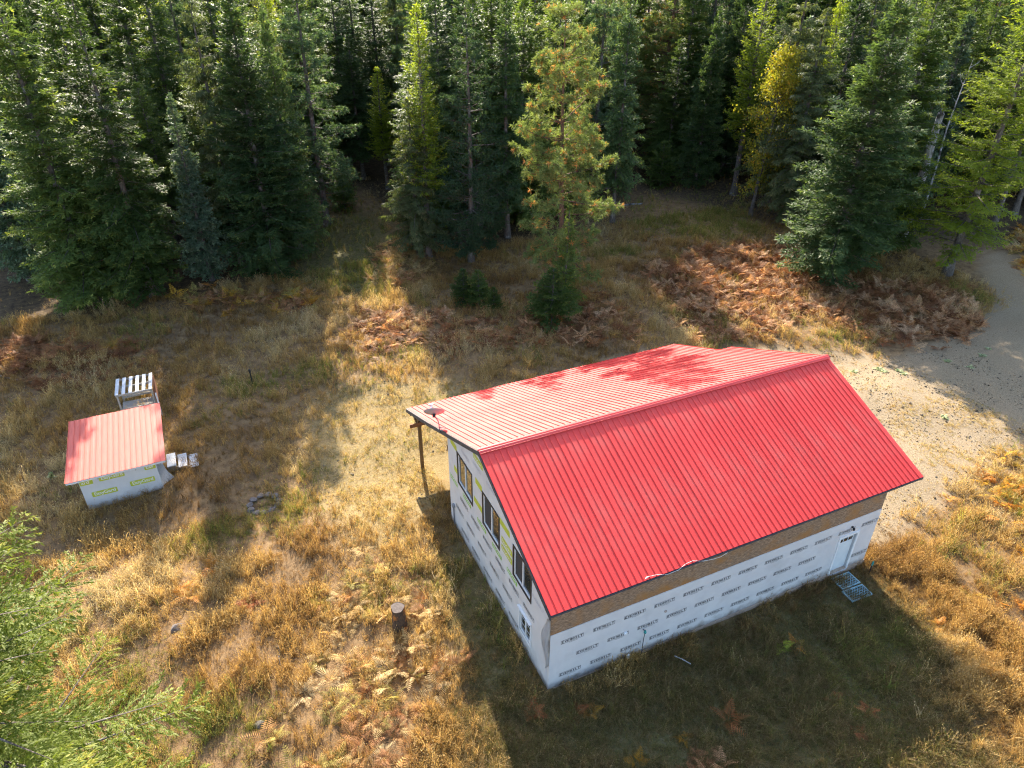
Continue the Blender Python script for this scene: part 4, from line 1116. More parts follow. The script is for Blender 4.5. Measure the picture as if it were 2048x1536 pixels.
    reach = np.clip(s[ti] * .75 + u * .25, 0, 1)
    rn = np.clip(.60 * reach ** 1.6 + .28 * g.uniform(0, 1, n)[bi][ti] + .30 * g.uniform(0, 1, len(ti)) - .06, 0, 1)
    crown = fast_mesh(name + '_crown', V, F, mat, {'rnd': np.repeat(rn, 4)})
    trunk = fast_mesh(name + '_trunk', wood_v, wood_f, bark, smooth_=True)
    return trunk, crown

def pine(name, seed, H, cb, R, mat, bark, tufts=1500, nl=.20, nw=.020, per=14, power=.55, r0=None, layer=1.0, old=.28, e0=.25, shape=None):
    """A pine: long needles in brushes at the ends of branchlets."""
    g = np.random.default_rng(seed); r0 = r0 or H * .012
    tv, tf, (zs, off) = trunk_geo(H, r0, g, bend=H * .010)
    nb = int((H - cb) * 7)
    rel = np.sort(g.uniform(0, 1, nb)); rel = np.clip(np.round(rel * (H - cb) / layer) * layer / (H - cb) * .6 + rel * .4, 0, .99)
    h = cb + rel * (H - cb); az = np.arange(nb) * 2.39996 + g.uniform(-.6, .6, nb)
    L = R * (1 - rel) ** power * g.uniform(.5, 1.15, nb) * np.clip(.55 + rel * 3, .55, 1) + .25
    e = e0 * (rel * 1.8 - .3) + g.normal(0, .18, nb)
    O = np.stack([np.interp(h, zs, off[:, 0]), np.interp(h, zs, off[:, 1]), h], 1); d = np.stack([np.cos(az), np.sin(az), np.zeros(nb)], 1)
    def P(i, s):
        q = O[i] + d[i] * (L[i] * s * np.cos(e[i]))[:, None]; q[:, 2] += L[i] * (np.sin(e[i]) * s - .12 * s ** 2 + .22 * s ** 3); return q
    ab = np.arange(nb)
    lv, lf = limb_prisms(O, P(ab, np.full(nb, .5)), P(ab, np.full(nb, 1.)), np.clip(.016 * L + .01, .012, .06))
    w = L ** 1.3; bi = g.choice(nb, tufts, p=w / w.sum())
    s = np.clip(1 - np.abs(g.normal(0, .33, tufts)), .12, 1)
    C0 = P(bi, s); jit = g.normal(0, 1, (tufts, 3)); jit[:, 2] *= .55
    spread = (.10 + .20 * L[bi] * (1.1 - s))[:, None]
    Cn = C0 + jit * spread + np.array([0, 0, .05])
    v2, f2 = limb_prisms(C0, (C0 + Cn) / 2, Cn, np.full(tufts, .008))
    wood_v = np.concatenate([tv, lv, v2]); wood_f = np.concatenate([tf, lf + len(tv), f2 + len(tv) + len(lv)])
    ti = np.repeat(np.arange(tufts), per)
    ax = unit(d[bi] + jit * .5 + np.array([0, 0, .45]))[ti]
    FD = unit(ax * .55 + g.normal(0, .62, (len(ti), 3)))
    FS = unit(np.cross(FD, g.normal(0, 1, (len(ti), 3))))
    V, F = kites(Cn[ti] - FD * .01, FD, FS, nl * g.uniform(.7, 1.25, len(ti)), nw * g.uniform(.8, 1.3, len(ti)), .10)
    dead = g.uniform(0, 1, tufts) < old
    rn = np.where(dead[ti] & (g.uniform(0, 1, len(ti)) < .8), g.uniform(.87, 1, len(ti)), np.clip(.72 * (.6 * g.uniform(0, 1, tufts)[ti] + .4 * g.uniform(0, 1, len(ti))), 0, .72))
    return fast_mesh(name + '_trunk', wood_v, wood_f, bark, smooth_=True), fast_mesh(name + '_crown', V, F, mat, {'rnd': np.repeat(rn, 4)})

def broadleaf(name, seed, H, cb, R, mat, bark, leaves=5200, ls=.16):
    g = np.random.default_rng(seed)
    tv, tf, (zs, off) = trunk_geo(H, H * .011, g, bend=H * .02)
    nb = 46; rel = np.sort(g.uniform(0, 1, nb)); h = cb + rel * (H - cb) * .95; az = np.arange(nb) * 2.39996 + g.uniform(-.5, .5, nb)
    L = R * (np.sin(np.pi * (.15 + .85 * rel)) ** .7) * g.uniform(.6, 1.15, nb) + .3; e = g.uniform(.35, .95, nb)
    O = np.stack([np.interp(h, zs, off[:, 0]), np.interp(h, zs, off[:, 1]), h], 1); d = np.stack([np.cos(az), np.sin(az), np.zeros(nb)], 1)
    def P(i, s):
        q = O[i] + d[i] * (L[i] * s * np.cos(e[i]))[:, None]; q[:, 2] += L[i] * (np.sin(e[i]) * s - .25 * s ** 2); return q
    ab = np.arange(nb)
    lv, lf = limb_prisms(O, P(ab, np.full(nb, .5)), P(ab, np.full(nb, 1.)), np.clip(.014 * L, .012, .05))
    cl = leaves // 13; bi = g.integers(0, nb, cl); s = np.clip(1 - np.abs(g.normal(0, .4, cl)), .1, 1.05)
    c = P(bi, s) + g.normal(0, .22, (cl, 3)) * (.6 + L[bi])[:, None] * .5
    ti = np.repeat(np.arange(cl), 13)
    FB = c[ti] + g.normal(0, .20, (len(ti), 3)); FD = unit(g.normal(0, 1, (len(ti), 3)) + np.array([0, 0, -.6])); FS = unit(np.cross(FD, g.normal(0, 1, (len(ti), 3))))
    V, F = kites(FB, FD, FS, ls * g.uniform(.6, 1.2, len(ti)), ls * .7 * g.uniform(.7, 1.2, len(ti)), .05)
    rn = np.clip(.6 * g.uniform(0, 1, cl)[ti] + .4 * g.uniform(0, 1, len(ti)), 0, 1)
    return fast_mesh(name + '_trunk', np.concatenate([tv, lv]), np.concatenate([tf, lf + len(tv)]), bark, smooth_=True), fast_mesh(name + '_crown', V, F, mat, {'rnd': np.repeat(rn, 4)})

TREE = {}
def kind(key, made, H): TREE[key] = (made[0], made[1], H); print(key, len(made[1].polygons), len(made[0].polygons))
B_, BR = M['bark'], M['bark_red']
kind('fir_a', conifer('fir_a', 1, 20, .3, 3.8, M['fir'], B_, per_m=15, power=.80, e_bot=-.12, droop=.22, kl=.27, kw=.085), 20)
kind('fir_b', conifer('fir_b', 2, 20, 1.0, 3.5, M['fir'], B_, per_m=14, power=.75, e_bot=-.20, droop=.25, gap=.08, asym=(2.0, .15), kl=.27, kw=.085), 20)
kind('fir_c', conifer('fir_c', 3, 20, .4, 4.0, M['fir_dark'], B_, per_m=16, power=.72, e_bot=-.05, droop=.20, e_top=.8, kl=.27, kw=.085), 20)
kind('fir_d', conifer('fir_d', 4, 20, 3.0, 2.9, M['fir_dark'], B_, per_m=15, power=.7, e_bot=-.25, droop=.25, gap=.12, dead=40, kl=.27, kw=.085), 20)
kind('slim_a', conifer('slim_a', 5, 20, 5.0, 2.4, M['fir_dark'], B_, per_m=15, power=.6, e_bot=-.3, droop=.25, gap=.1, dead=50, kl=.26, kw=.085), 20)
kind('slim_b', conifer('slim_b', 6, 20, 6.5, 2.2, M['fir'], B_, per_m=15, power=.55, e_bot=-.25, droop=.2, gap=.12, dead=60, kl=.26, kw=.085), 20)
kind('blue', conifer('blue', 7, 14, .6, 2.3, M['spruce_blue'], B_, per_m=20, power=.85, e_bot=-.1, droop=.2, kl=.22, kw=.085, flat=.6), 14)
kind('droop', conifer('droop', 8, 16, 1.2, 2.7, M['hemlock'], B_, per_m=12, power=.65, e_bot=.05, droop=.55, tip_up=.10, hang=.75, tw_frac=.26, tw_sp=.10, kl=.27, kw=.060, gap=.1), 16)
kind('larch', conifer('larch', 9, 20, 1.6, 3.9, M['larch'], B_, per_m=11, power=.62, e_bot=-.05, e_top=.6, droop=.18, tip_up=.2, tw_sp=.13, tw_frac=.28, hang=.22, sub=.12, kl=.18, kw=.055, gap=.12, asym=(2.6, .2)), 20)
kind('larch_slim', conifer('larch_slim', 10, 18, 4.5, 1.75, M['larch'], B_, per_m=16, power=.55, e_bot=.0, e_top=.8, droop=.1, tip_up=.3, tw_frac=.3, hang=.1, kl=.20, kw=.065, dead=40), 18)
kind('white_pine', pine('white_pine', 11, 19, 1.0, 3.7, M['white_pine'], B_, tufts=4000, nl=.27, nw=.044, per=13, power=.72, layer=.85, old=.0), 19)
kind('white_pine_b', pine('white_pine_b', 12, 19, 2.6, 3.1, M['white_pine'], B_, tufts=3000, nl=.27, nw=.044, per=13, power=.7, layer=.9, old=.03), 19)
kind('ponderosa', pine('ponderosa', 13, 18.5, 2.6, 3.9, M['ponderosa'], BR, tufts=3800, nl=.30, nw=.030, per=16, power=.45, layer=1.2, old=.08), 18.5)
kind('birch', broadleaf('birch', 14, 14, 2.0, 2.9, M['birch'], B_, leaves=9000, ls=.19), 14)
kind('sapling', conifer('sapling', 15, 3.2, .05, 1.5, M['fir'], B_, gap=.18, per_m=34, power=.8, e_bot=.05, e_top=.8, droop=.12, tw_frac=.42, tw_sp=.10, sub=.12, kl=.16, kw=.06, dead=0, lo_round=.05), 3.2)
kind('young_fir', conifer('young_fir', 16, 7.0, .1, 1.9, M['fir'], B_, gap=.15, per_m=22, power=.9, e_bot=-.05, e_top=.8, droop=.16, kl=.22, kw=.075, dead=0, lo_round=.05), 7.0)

def plant_tree(key, x, y, H, name, label, group=None, rz=None, wide=1.0, cat='tree', lean=(0, 0)):
    tr, cr, H0 = TREE[key]
    z = float(ground_height(x, y)); k = H / H0
    rz = random.uniform(0, 6.28) if rz is None else rz
    t = thing(name, label, cat, (x, y, z), rz, group)
    t.rotation_euler = (lean[0], lean[1], rz)
    t.scale = (k * wide, k * wide, k)
    a = bpy.data.objects.new('trunk', tr); b = bpy.data.objects.new('crown', cr)
    for o in (a, b): COL.objects.link(o); o.parent = t
    return t
def tree_at(key, px, py, H, name, label, **kw):
    p = at(px, py); return plant_tree(key, p.x, p.y, H, name, label, **kw)

placed = []
def front(key, px, py, H, name, label, **kw):
    t = tree_at(key, px, py, H, name, label, **kw); placed.append((t.location.x, t.location.y)); return t
front('fir_a', 195, 600, 19.5, 'fir_tree', 'broad green fir at the left forest corner, skirt reaching the grass', rz=.5, wide=1.12)
front('fir_b', 305, 590, 19.0, 'fir_tree', 'fir with bare pale trunk stretches right of the left corner fir', rz=1.5, wide=1.15)
front('fir_d', 60, 520, 19.0, 'fir_tree', 'shaded fir at the far left behind the corner fir', rz=2.2)
front('slim_b', 395, 440, 22.0, 'fir_tree', 'tall bare trunked conifer rising behind the left fir group', rz=.2)
front('blue', 425, 560, 12.8, 'spruce_tree', 'silvery spruce between the two big left firs', rz=.7, wide=.95)
front('fir_c', 552, 548, 18.8, 'fir_tree', 'full grey green fir at the right end of the left group', rz=1.1, wide=1.15)
front('fir_c', 604, 512, 17.6, 'fir_tree', 'narrow dark fir guarding the left gap', rz=.4, wide=.72)
front('white_pine_b', 655, 450, 19.5, 'pine_tree', 'layered pine with bare lower trunk left of the dark gap', rz=2.0, wide=1.15)
front('larch_slim', 858, 515, 17.8, 'larch_tree', 'slender bright green larch spire at the centre', rz=.3)
front('droop', 840, 512, 12.0, 'spruce_tree', 'pale drooping spruce hugging the slender larch', rz=1.2, wide=1.5)
front('white_pine', 942, 522, 17.9, 'pine_tree', 'blue green pine just right of the slender larch', rz=.9)
front('fir_d', 1015, 475, 18.5, 'fir_tree', 'dark fir behind and right of the blue green pine', rz=2.9)
front('ponderosa', 1122, 596, 18.5, 'pine_tree', 'tall pine speckled with orange needles behind the house', rz=1.9)
front('young_fir', 1128, 622, 7.4, 'young_fir', 'narrow young fir climbing the stem of the orange speckled pine', rz=.4, wide=.72)
front('sapling', 1104, 643, 3.7, 'young_fir', 'dark bushy young fir at the foot of the orange speckled pine', rz=.4, wide=1.25)
front('fir_d', 1224, 445, 19.0, 'fir_tree', 'tall dark fir right of the orange speckled pine', rz=.8, wide=.85)
front('fir_c', 1390, 372, 16.5, 'fir_tree', 'dark fir deep in the shaded glade', rz=2.4, wide=.8)
front('birch', 1500, 432, 15.0, 'birch_tree', 'yellow leaved tree glowing between dark conifers', rz=.6)
front('droop', 1570, 450, 17.5, 'spruce_tree', 'drooping olive spruce beside the yellow leaved tree', rz=.2, wide=1.2)
front('fir_c', 1655, 556, 19.5, 'fir_tree', 'massive dark fir above the rust fern bank', rz=.3, wide=1.3)
front('fir_a', 1735, 500, 19.0, 'fir_tree', 'second big fir just behind the massive dark one', rz=2.0, wide=1.25)
front('blue', 1802, 432, 13.2, 'spruce_tree', 'silvery blue spruce behind the broken snag', rz=1.0)
front('larch', 1893, 548, 21.5, 'larch_tree', 'feathery yellow green larch at the right edge', rz=0.0, wide=1.15)
front('ponderosa', 1905, 330, 20.0, 'pine_tree', 'hazy pine with dark bare stem at the top right', rz=1.3)
front('fir_a', 2120, 420, 19.0, 'fir_tree', 'green fir beyond the right edge larch', rz=1.4)
front('slim_b', 578, 522, 9.0, 'fir_tree', 'small half bare fir with grey dead twigs beside the left gap', rz=.4, wide=.9)
front('slim_a', 700, 330, 20.0, 'fir_tree', 'thin dark conifer in the left gap, closest to the layered pine', rz=.5)
front('slim_a', 735, 318, 20.0, 'fir_tree', 'thin dark conifer at the middle of the left gap', rz=1.5)
front('fir_d', 712, 285, 21.0, 'fir_tree', 'dark fir closing the far end of the left gap', rz=2.5, wide=1.2)
front('slim_a', 775, 330, 20.0, 'fir_tree', 'thin dark conifer in the left gap, nearest the slender larch', rz=2.9)
front('fir_c', 748, 255, 21.0, 'fir_tree', 'broad dark fir far down the left gap', rz=.9, wide=1.1)
front('fir_d', 690, 240, 21.0, 'fir_tree', 'far dark fir behind the layered pine', rz=1.9, wide=1.2)
front('sapling', 928, 606, 2.5, 'fir_sapling', 'small dark fir sapling, left of the cluster of three', rz=.2)
front('sapling', 958, 610, 2.6, 'fir_sapling', 'small dark fir sapling, middle and tallest of the cluster', rz=1.2)
front('sapling', 988, 620, 1.7, 'fir_sapling', 'lowest small fir sapling, right of the cluster of three', rz=2.2)
front('sapling', 1320, 372, 4.5, 'fir_sapling', 'dark fir sapling at the back of the shaded glade', rz=2.0)
front('sapling', 690, 418, 3.6, 'fir_sapling', 'fir sapling on the forest floor in the left gap', rz=.1)

# the broken snag and the bare grey sapling beside it
p = at(1800, 490); top = np.array([46.58 - p.x, 25.78 - p.y, 11.0])
sn = thing('dead_snag', 'bleached broken topped dead trunk leaning among the right firs', 'dead tree', (p.x, p.y, p.z)); placed.append((p.x, p.y))
m = MB(); rs = random.Random(9)
pts = [(top[0] * t + rs.uniform(-.06, .06), top[1] * t + rs.uniform(-.06, .06), top[2] * t - .2) for t in [k / 12 for k in range(13)]]
m.tube(pts, [.42 - .17 * k / 12 + rs.uniform(-.03, .03) for k in range(13)], 10).build('trunk', M['snag'], sn)
for k in range(4):
    a = k * 1.7; b = Vector(pts[-1]) + Vector((.10 * math.cos(a), .10 * math.sin(a), -.05))
    MB().tube([b, b + Vector((.03 * math.cos(a), .03 * math.sin(a), .3 + .25 * (k % 3)))], [.07, .012], 5).build('splinter', M['snag'], sn)
for k in range(7):
    i = 4 + k; b = Vector(pts[i]); a = k * 2.1
    MB().tube([b, b + Vector((.45 * math.cos(a), .45 * math.sin(a), .12)), b + Vector((.8 * math.cos(a), .8 * math.sin(a), -.05))], [.035, .02, .008], 5).build('dead_limb', M['snag'], sn)
p = at(1840, 440)
bs = thing('bare_sapling', 'thin leafless grey tree above the broken snag', 'dead tree', (p.x, p.y, p.z)); placed.append((p.x, p.y))
bp_ = [(0, 0, -.2), (.1, .1, 4), (.0, .2, 8), (.25, .2, 11), (.7, .3, 13.6)]
MB().tube(bp_, [.11, .09, .065, .04, .012], 7).build('trunk', M['snag'], bs)
for k in range(9):
    t = 7.5 + k * .68; b = Vector((.0 + .15 * k * .4, .2, t)); a = k * 2.3
    MB().tube([b, b + Vector((.5 * math.cos(a), .5 * math.sin(a), .35)), b + Vector((.9 * math.cos(a), .9 * math.sin(a), .9))], [.025, .015, .005], 5).build('bare_limb', M['snag'], bs)

# the forest behind: every trunk its own tree
gf = np.random.default_rng(21)
bg_keys = ['fir_a', 'fir_b', 'fir_c', 'fir_d', 'slim_a', 'slim_b', 'fir_a', 'fir_b', 'fir_c', 'white_pine_b', 'droop', 'larch_slim', 'fir_b', 'blue', 'fir_a', 'larch_slim', 'white_pine_b', 'ponderosa']
# clearings that the low sun reaches: (x, y, radius); trees behind keep below the light
OPEN = [(*at(px, py)[:2], r) for px, py, r in ((1480, 560, 4.0), (1560, 620, 3.5), (1640, 680, 3.0), (800, 550, 1.6), (790, 650, 2.6), (660, 720, 1.0), (50, 680, 1.6), (225, 880, 2.4), (720, 900, 2.4), (1800, 850, 6.0), (330, 1250, 3.0))] + [(8.0, 9.0, 6.5)]
def light_limit(x, y):
    lim = 99.0
    for ox, oy, r in OPEN:
        t = (y - oy) / math.cos(SUN_AZ)
        if t > 4 and abs((x - ox) * math.cos(SUN_AZ) - (y - oy) * math.sin(SUN_AZ)) < r + 1.3: lim = min(lim, t * math.tan(SUN_EL) - .6)
    return lim
LAND = [(60, 'far left shaded fir'), (195, 'left corner fir'), (305, 'bare trunked left fir'), (425, 'silvery spruce'), (545, 'full grey green fir'), (655, 'layered pine'), (755, 'left gap'), (858, 'slender larch'), (942, 'blue green pine'),
        (1015, 'pale trunked fir'), (1122, 'orange speckled pine'), (1224, 'tall dark fir'), (1310, 'glade sapling'), (1390, 'glade fir'), (1500, 'yellow leaved tree'), (1570, 'drooping olive spruce'), (1655, 'massive dark fir'), (1735, 'second big fir'), (1802, 'silvery blue spruce'), (1893, 'right edge larch'), (2010, 'right frame edge')]
LOOK = {'fir_a': ('fir_tree', 'green fir'), 'fir_b': ('fir_tree', 'gappy green fir'), 'fir_c': ('fir_tree', 'dense dark fir'), 'fir_d': ('fir_tree', 'dark high skirted fir'), 'slim_a': ('fir_tree', 'slim dark conifer'),
        'slim_b': ('fir_tree', 'slim green topped conifer'), 'white_pine_b': ('pine_tree', 'layered pine'), 'droop': ('spruce_tree', 'drooping spruce'), 'larch_slim': ('larch_tree', 'bright slender larch'), 'ponderosa': ('pine_tree', 'orange flecked pine'), 'blue': ('spruce_tree', 'silvery spruce')}
ROWS = ['second', 'third', 'fourth', 'fifth', 'sixth', 'seventh', 'eighth', 'ninth']
used_labels = set()
def forest_label(key, x, y, dd):
    d = np.array([x, y, 4.0]) - CAM; px = 1024 + FPX * (d @ RT) / (d @ FW)
    i = int(np.argmin([abs(px - a) for a, _ in LAND])); row = ROWS[min(7, int((dd - 4) / 7))]
    base = f'{LOOK[key][1]}, {row} row behind the {LAND[i][1]}'
    for extra in ('', ', left of it' if px < LAND[i][0] else ', right of it', ', nearest one', ', farthest one'):
        if base + extra not in used_labels: used_labels.add(base + extra); return base + extra
    return base
cand = 0; made = 0
while cand < 14000 and made < 250:
    cand += 1
    x = gf.uniform(-50, 125); y = gf.uniform(18, 125)
    dd = y - float(np.interp(x, EDGE_X, EDGE_Y))
    if dd < 5 or dd > 85: continue
    if not in_view(np.array([[x, y, 8.0]]), .10, .25)[0]: continue
    need = 3.0 + dd * .05
    if any((x - a) ** 2 + (y - b) ** 2 < need * need for a, b in placed): continue
    key = bg_keys[int(gf.integers(0, len(bg_keys)))]
    H = min(gf.uniform(17.5, 21) + max(0, dd - 8) * .09, 25)
    if key == 'blue': H *= .8
    H = min(H, light_limit(x, y))
    if H < 7: continue
    plant_tree(key, x, y, H, LOOK[key][0], forest_label(key, x, y, dd), 'conifers in the forest behind the edge', rz=gf.uniform(0, 6.28), wide=gf.uniform(.95, 1.25) * min(1.5, 19 / H) ** .5)
    placed.append((x, y)); made += 1

# the big fir close to the camera at the lower left
nt_ = conifer('near_fir', 31, 17.0, 4.0, 4.4, M['near_fir'], B_, per_m=13, power=.60, e_bot=-.12, e_top=.55, droop=.16, tip_up=.12, tw_sp=.12, tw_frac=.38, tw_max=1.1, sub=.050, kl=.11, kw=.030, dead=8, hang=.10, flat=.35, r0=.22, fine=True)
kind('near_fir', nt_, 17.0)
plant_tree('near_fir', -14.1, -.9, 17.3, 'fir_tree', 'bright green fir filling the lower left corner, seen from above', rz=.4)

# ------------------------------------------------------------------ ferns and grass
FP = [proto('bracken_source', fern_mesh('bracken_a', 5, .80, 1, M['fern'])), proto('bracken_source', fern_mesh('bracken_b', 4, .95, 2, M['fern'], (.7, 1.2))), proto('bracken_source', fern_mesh('bracken_c', 6, .65, 3, M['fern'], (.4, .8)))]
RUST = np.array([(.27, .118, .050), (.39, .190, .085), (.52, .30, .155), (.22, .092, .040), (.58, .38, .22)])
GOLD = np.array([(.54, .38, .17), (.48, .32, .12), (.58, .43, .22), (.42, .35, .10), (.48, .26, .10), (.36, .18, .08)])
ORNG = np.array([(.52, .26, .03), (.58, .34, .04), (.50, .20, .025), (.56, .38, .06)])
FERN_POLYS = []
def patch(name, poly, dens, pal, label, smin=.7, smax=1.2, jit=.5):
    P = world_poly(poly); FERN_POLYS.append(P); xs = [p[0] for p in P]; ys = [p[1] for p in P]
    n = int((max(xs) - min(xs) + 2) * (max(ys) - min(ys) + 2) * dens)
    x = rng.uniform(min(xs) - 1, max(xs) + 1, n); y = rng.uniform(min(ys) - 1, max(ys) + 1, n)
    k = soft(P, x, y, jit) > .5
    k &= (np.sin(x * 1.3 + 2 * np.sin(y * .9)) + np.sin(y * 1.7 + x * .6) + rng.normal(0, .6, n)) > -1.1
    x, y = x[k], y[k]
    k = in_view(np.stack([x, y, ground_height(x, y)], 1)) & ~((x > -.9) & (x < 15) & (y > -1) & (y < 15.2))
    x, y = x[k], y[k]; n = len(x)
    s = rng.uniform(smin, smax, n)
    tint = pal[rng.integers(0, len(pal), n)] * rng.uniform(.8, 1.15, (n, 1))
    rot = np.stack([rng.normal(0, .26, n), rng.normal(0, .26, n), rng.uniform(0, 6.28, n)], 1)
    scatter(name, np.stack([x, y, ground_height(x, y)], 1), rot, np.stack([s, s, s * rng.uniform(.7, 1.1, n)], 1), tint, rng.integers(0, 3, n), FP, label, 'ferns')
    return n
nf = 0
nf += patch('bracken_bank', [(1275, 545), (1380, 505), (1480, 495), (1550, 490), (1700, 560), (1800, 570), (1900, 570), (1960, 620), (1945, 660), (1880, 690), (1760, 690), (1640, 640), (1560, 650), (1480, 680), (1400, 690), (1340, 610)], 7.5, RUST, 'thicket of rust brown bracken on the bank behind the house', .8, 1.35)
nf += patch('bracken_bank', [(690, 665), (760, 615), (880, 625), (980, 640), (1040, 640), (1200, 590), (1290, 650), (1250, 690), (1120, 700), (1000, 690), (900, 720), (830, 700), (760, 730), (710, 700)], 3.6, RUST, 'loose rust bracken between the saplings and the house roof', .75, 1.25)
nf += patch('bracken_clump', [(745, 505), (800, 480), (850, 520), (835, 580), (780, 590), (740, 560)], 6, np.concatenate([GOLD, RUST[2:3]]), 'sunlit yellow bracken clump below the drooping spruce')
nf += patch('bracken_clump', [(2000, 470), (2120, 440), (2200, 560), (2120, 580), (2040, 530)], 5, np.concatenate([GOLD, ORNG]), 'yellow bracken beyond the track at the right edge')
nf += patch('bracken_clump', [(-60, 690), (60, 680), (180, 690), (280, 700), (290, 750), (160, 780), (0, 760), (-60, 770)], 4.5, RUST[[0, 1, 3]], 'rust bracken at the left edge above the shed')
nf += patch('bracken_clump', [(360, 600), (420, 580), (520, 600), (600, 580), (640, 595), (600, 625), (480, 625), (380, 620)], 5, np.concatenate([RUST[:3], ORNG[:2], GOLD[3:4]]), 'orange bracken along the skirt of the left firs')
nf += patch('bracken_clump', [(640, 1190), (720, 1130), (800, 1150), (850, 1200), (900, 1290), (890, 1400), (850, 1500), (780, 1580), (620, 1600), (500, 1560), (560, 1470), (660, 1420), (640, 1300)], 5.5, GOLD, 'golden bracken around the tall stump', .5, 1.05)
nf += patch('bracken_clump', [(1960, 960), (2010, 930), (2120, 900), (2150, 1150), (2040, 1120), (1990, 1060)], 5, ORNG, 'bright orange bracken by the logs at the right edge', .6, 1.0)
nf += patch('bracken_clump', [(1940, 1200), (2000, 1170), (2100, 1190), (2100, 1300), (1990, 1280), (1930, 1250)], 3.2, ORNG, 'orange bracken tuft on the sunny grass at the right', .5, .9)
nf += patch('bracken_clump', [(1270, 1500), (1350, 1470), (1440, 1500), (1460, 1600), (1270, 1600)], 4.5, np.concatenate([RUST[:3], ORNG[:1] * .8]), 'orange bracken in the house shadow at the bottom edge', .5, .9)

def fern_plant(px, py, s, mat, label, seed):
    p = at(px, py); t = thing('bracken_plant', label, 'fern', (p.x, p.y, p.z), 0, 'single bracken plants'); r = np.random.default_rng(seed)
    nfr = 5
    for k in range(nfr):
        v, f = frond_geo(r, s * r.uniform(.75, 1.1), r.uniform(.35, .7), r.uniform(.5, 1.0), k * 6.283 / nfr + r.uniform(-.5, .5), np.zeros(3))
        link_mesh('frond', fast_mesh('frond', np.array(v), np.array(f), mat, {'rnd': np.clip(r.uniform(0, .8) + np.repeat(r.uniform(-.1, .2, len(v) // 4), 4), 0, 1)}), None, t)
for i, (px, py, s, c, lb) in enumerate(((385, 1195, .9, 'gold', 'golden fern left of the stump meadow, nearest the rock'), (430, 1140, .9, 'gold', 'golden fern in the grass below the stone ring'),
        (370, 1180, .6, 'gold', 'small orange fern left of the golden one by the rock'), (500, 1210, .7, 'rust', 'rust fern in the grass between rock and stump'), (1455, 1445, .9, 'rust', 'single rust fern in the house shadow above the orange tuft'),
        (1180, 1428, .5, 'gold', 'small yellow fern in the house shadow near the corner'), (1150, 1430, .5, 'rust', 'small rust fern beside the small yellow one in shadow'), (1065, 1432, .6, 'rust', 'dark rust fern in shadow below the near wall corner'),
        (1665, 1400, .5, 'rust', 'tiny rust fern in the shaded lawn, upper of three'), (1735, 1425, .5, 'rust', 'tiny rust fern in the shaded lawn, right of three'), (1710, 1465, .5, 'rust', 'tiny rust fern in the shaded lawn, lowest of three'),
        (1590, 1295, .6, 'gold', 'ochre fern in the shaded lawn under the long wall'), (1875, 1255, .6, 'gold', 'orange fern on the sunny side of the house shadow line'), (1895, 1000, .5, 'gold', 'small orange fern on the gravel rim at right'),
        (1960, 1040, .8, 'gold', 'orange fern at the lower tip of the right bracken'), (225, 700, .9, 'gold', 'yellow fern at the end of the left rust bracken'), (1400, 655, 1.0, 'rust', 'rust fern in front of the bank behind the roof end'),
        (1755, 690, .9, 'rust', 'rust fern at the gravel edge below the bank'), (425, 575, .9, 'gold', 'yellow fern below the silvery spruce'), (1115, 652, .8, 'gold', 'orange fern in front of the dark young fir'))):
    fern_plant(px, py, s, M['fern_' + c], lb, 200 + i)
M['fern_green'] = mat_leaf('green_bracken', (.20, .25, .03), (.30, .34, .05), trans=.4)
fern_plant(1562, 1297, .5, M['fern_green'], 'bright green fern in the shaded lawn under the long wall', 330)

GP = [proto('grass_source', tuft_mesh('tall_tuft', 11, .46, .12, .013, .55, 1, M['grass'], .5)), proto('grass_source', tuft_mesh('leaning_tuft', 12, .40, .14, .013, 1.3, 2, M['grass'], .3)),
      proto('grass_source', tuft_mesh('short_tuft', 14, .17, .13, .012, .9, 3, M['grass'])), proto('grass_source', tuft_mesh('wispy_tuft', 8, .60, .10, .011, .45, 4, M['grass'], .8))]
STRAW = np.array([(.170, .100, .046), (.240, .145, .060), (.310, .192, .074), (.380, .243, .090), (.435, .292, .110), (.470, .332, .142), (.49, .368, .182), (.51, .41, .24)])
PALE = np.array([(.48, .365, .18), (.52, .405, .22), (.44, .315, .13), (.35, .30, .085), (.46, .335, .15)])
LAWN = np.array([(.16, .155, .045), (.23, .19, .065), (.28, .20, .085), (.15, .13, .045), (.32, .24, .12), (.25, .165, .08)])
GREEN = np.array([(.16, .20, .045), (.24, .25, .055), (.30, .26, .075), (.34, .25, .09)])
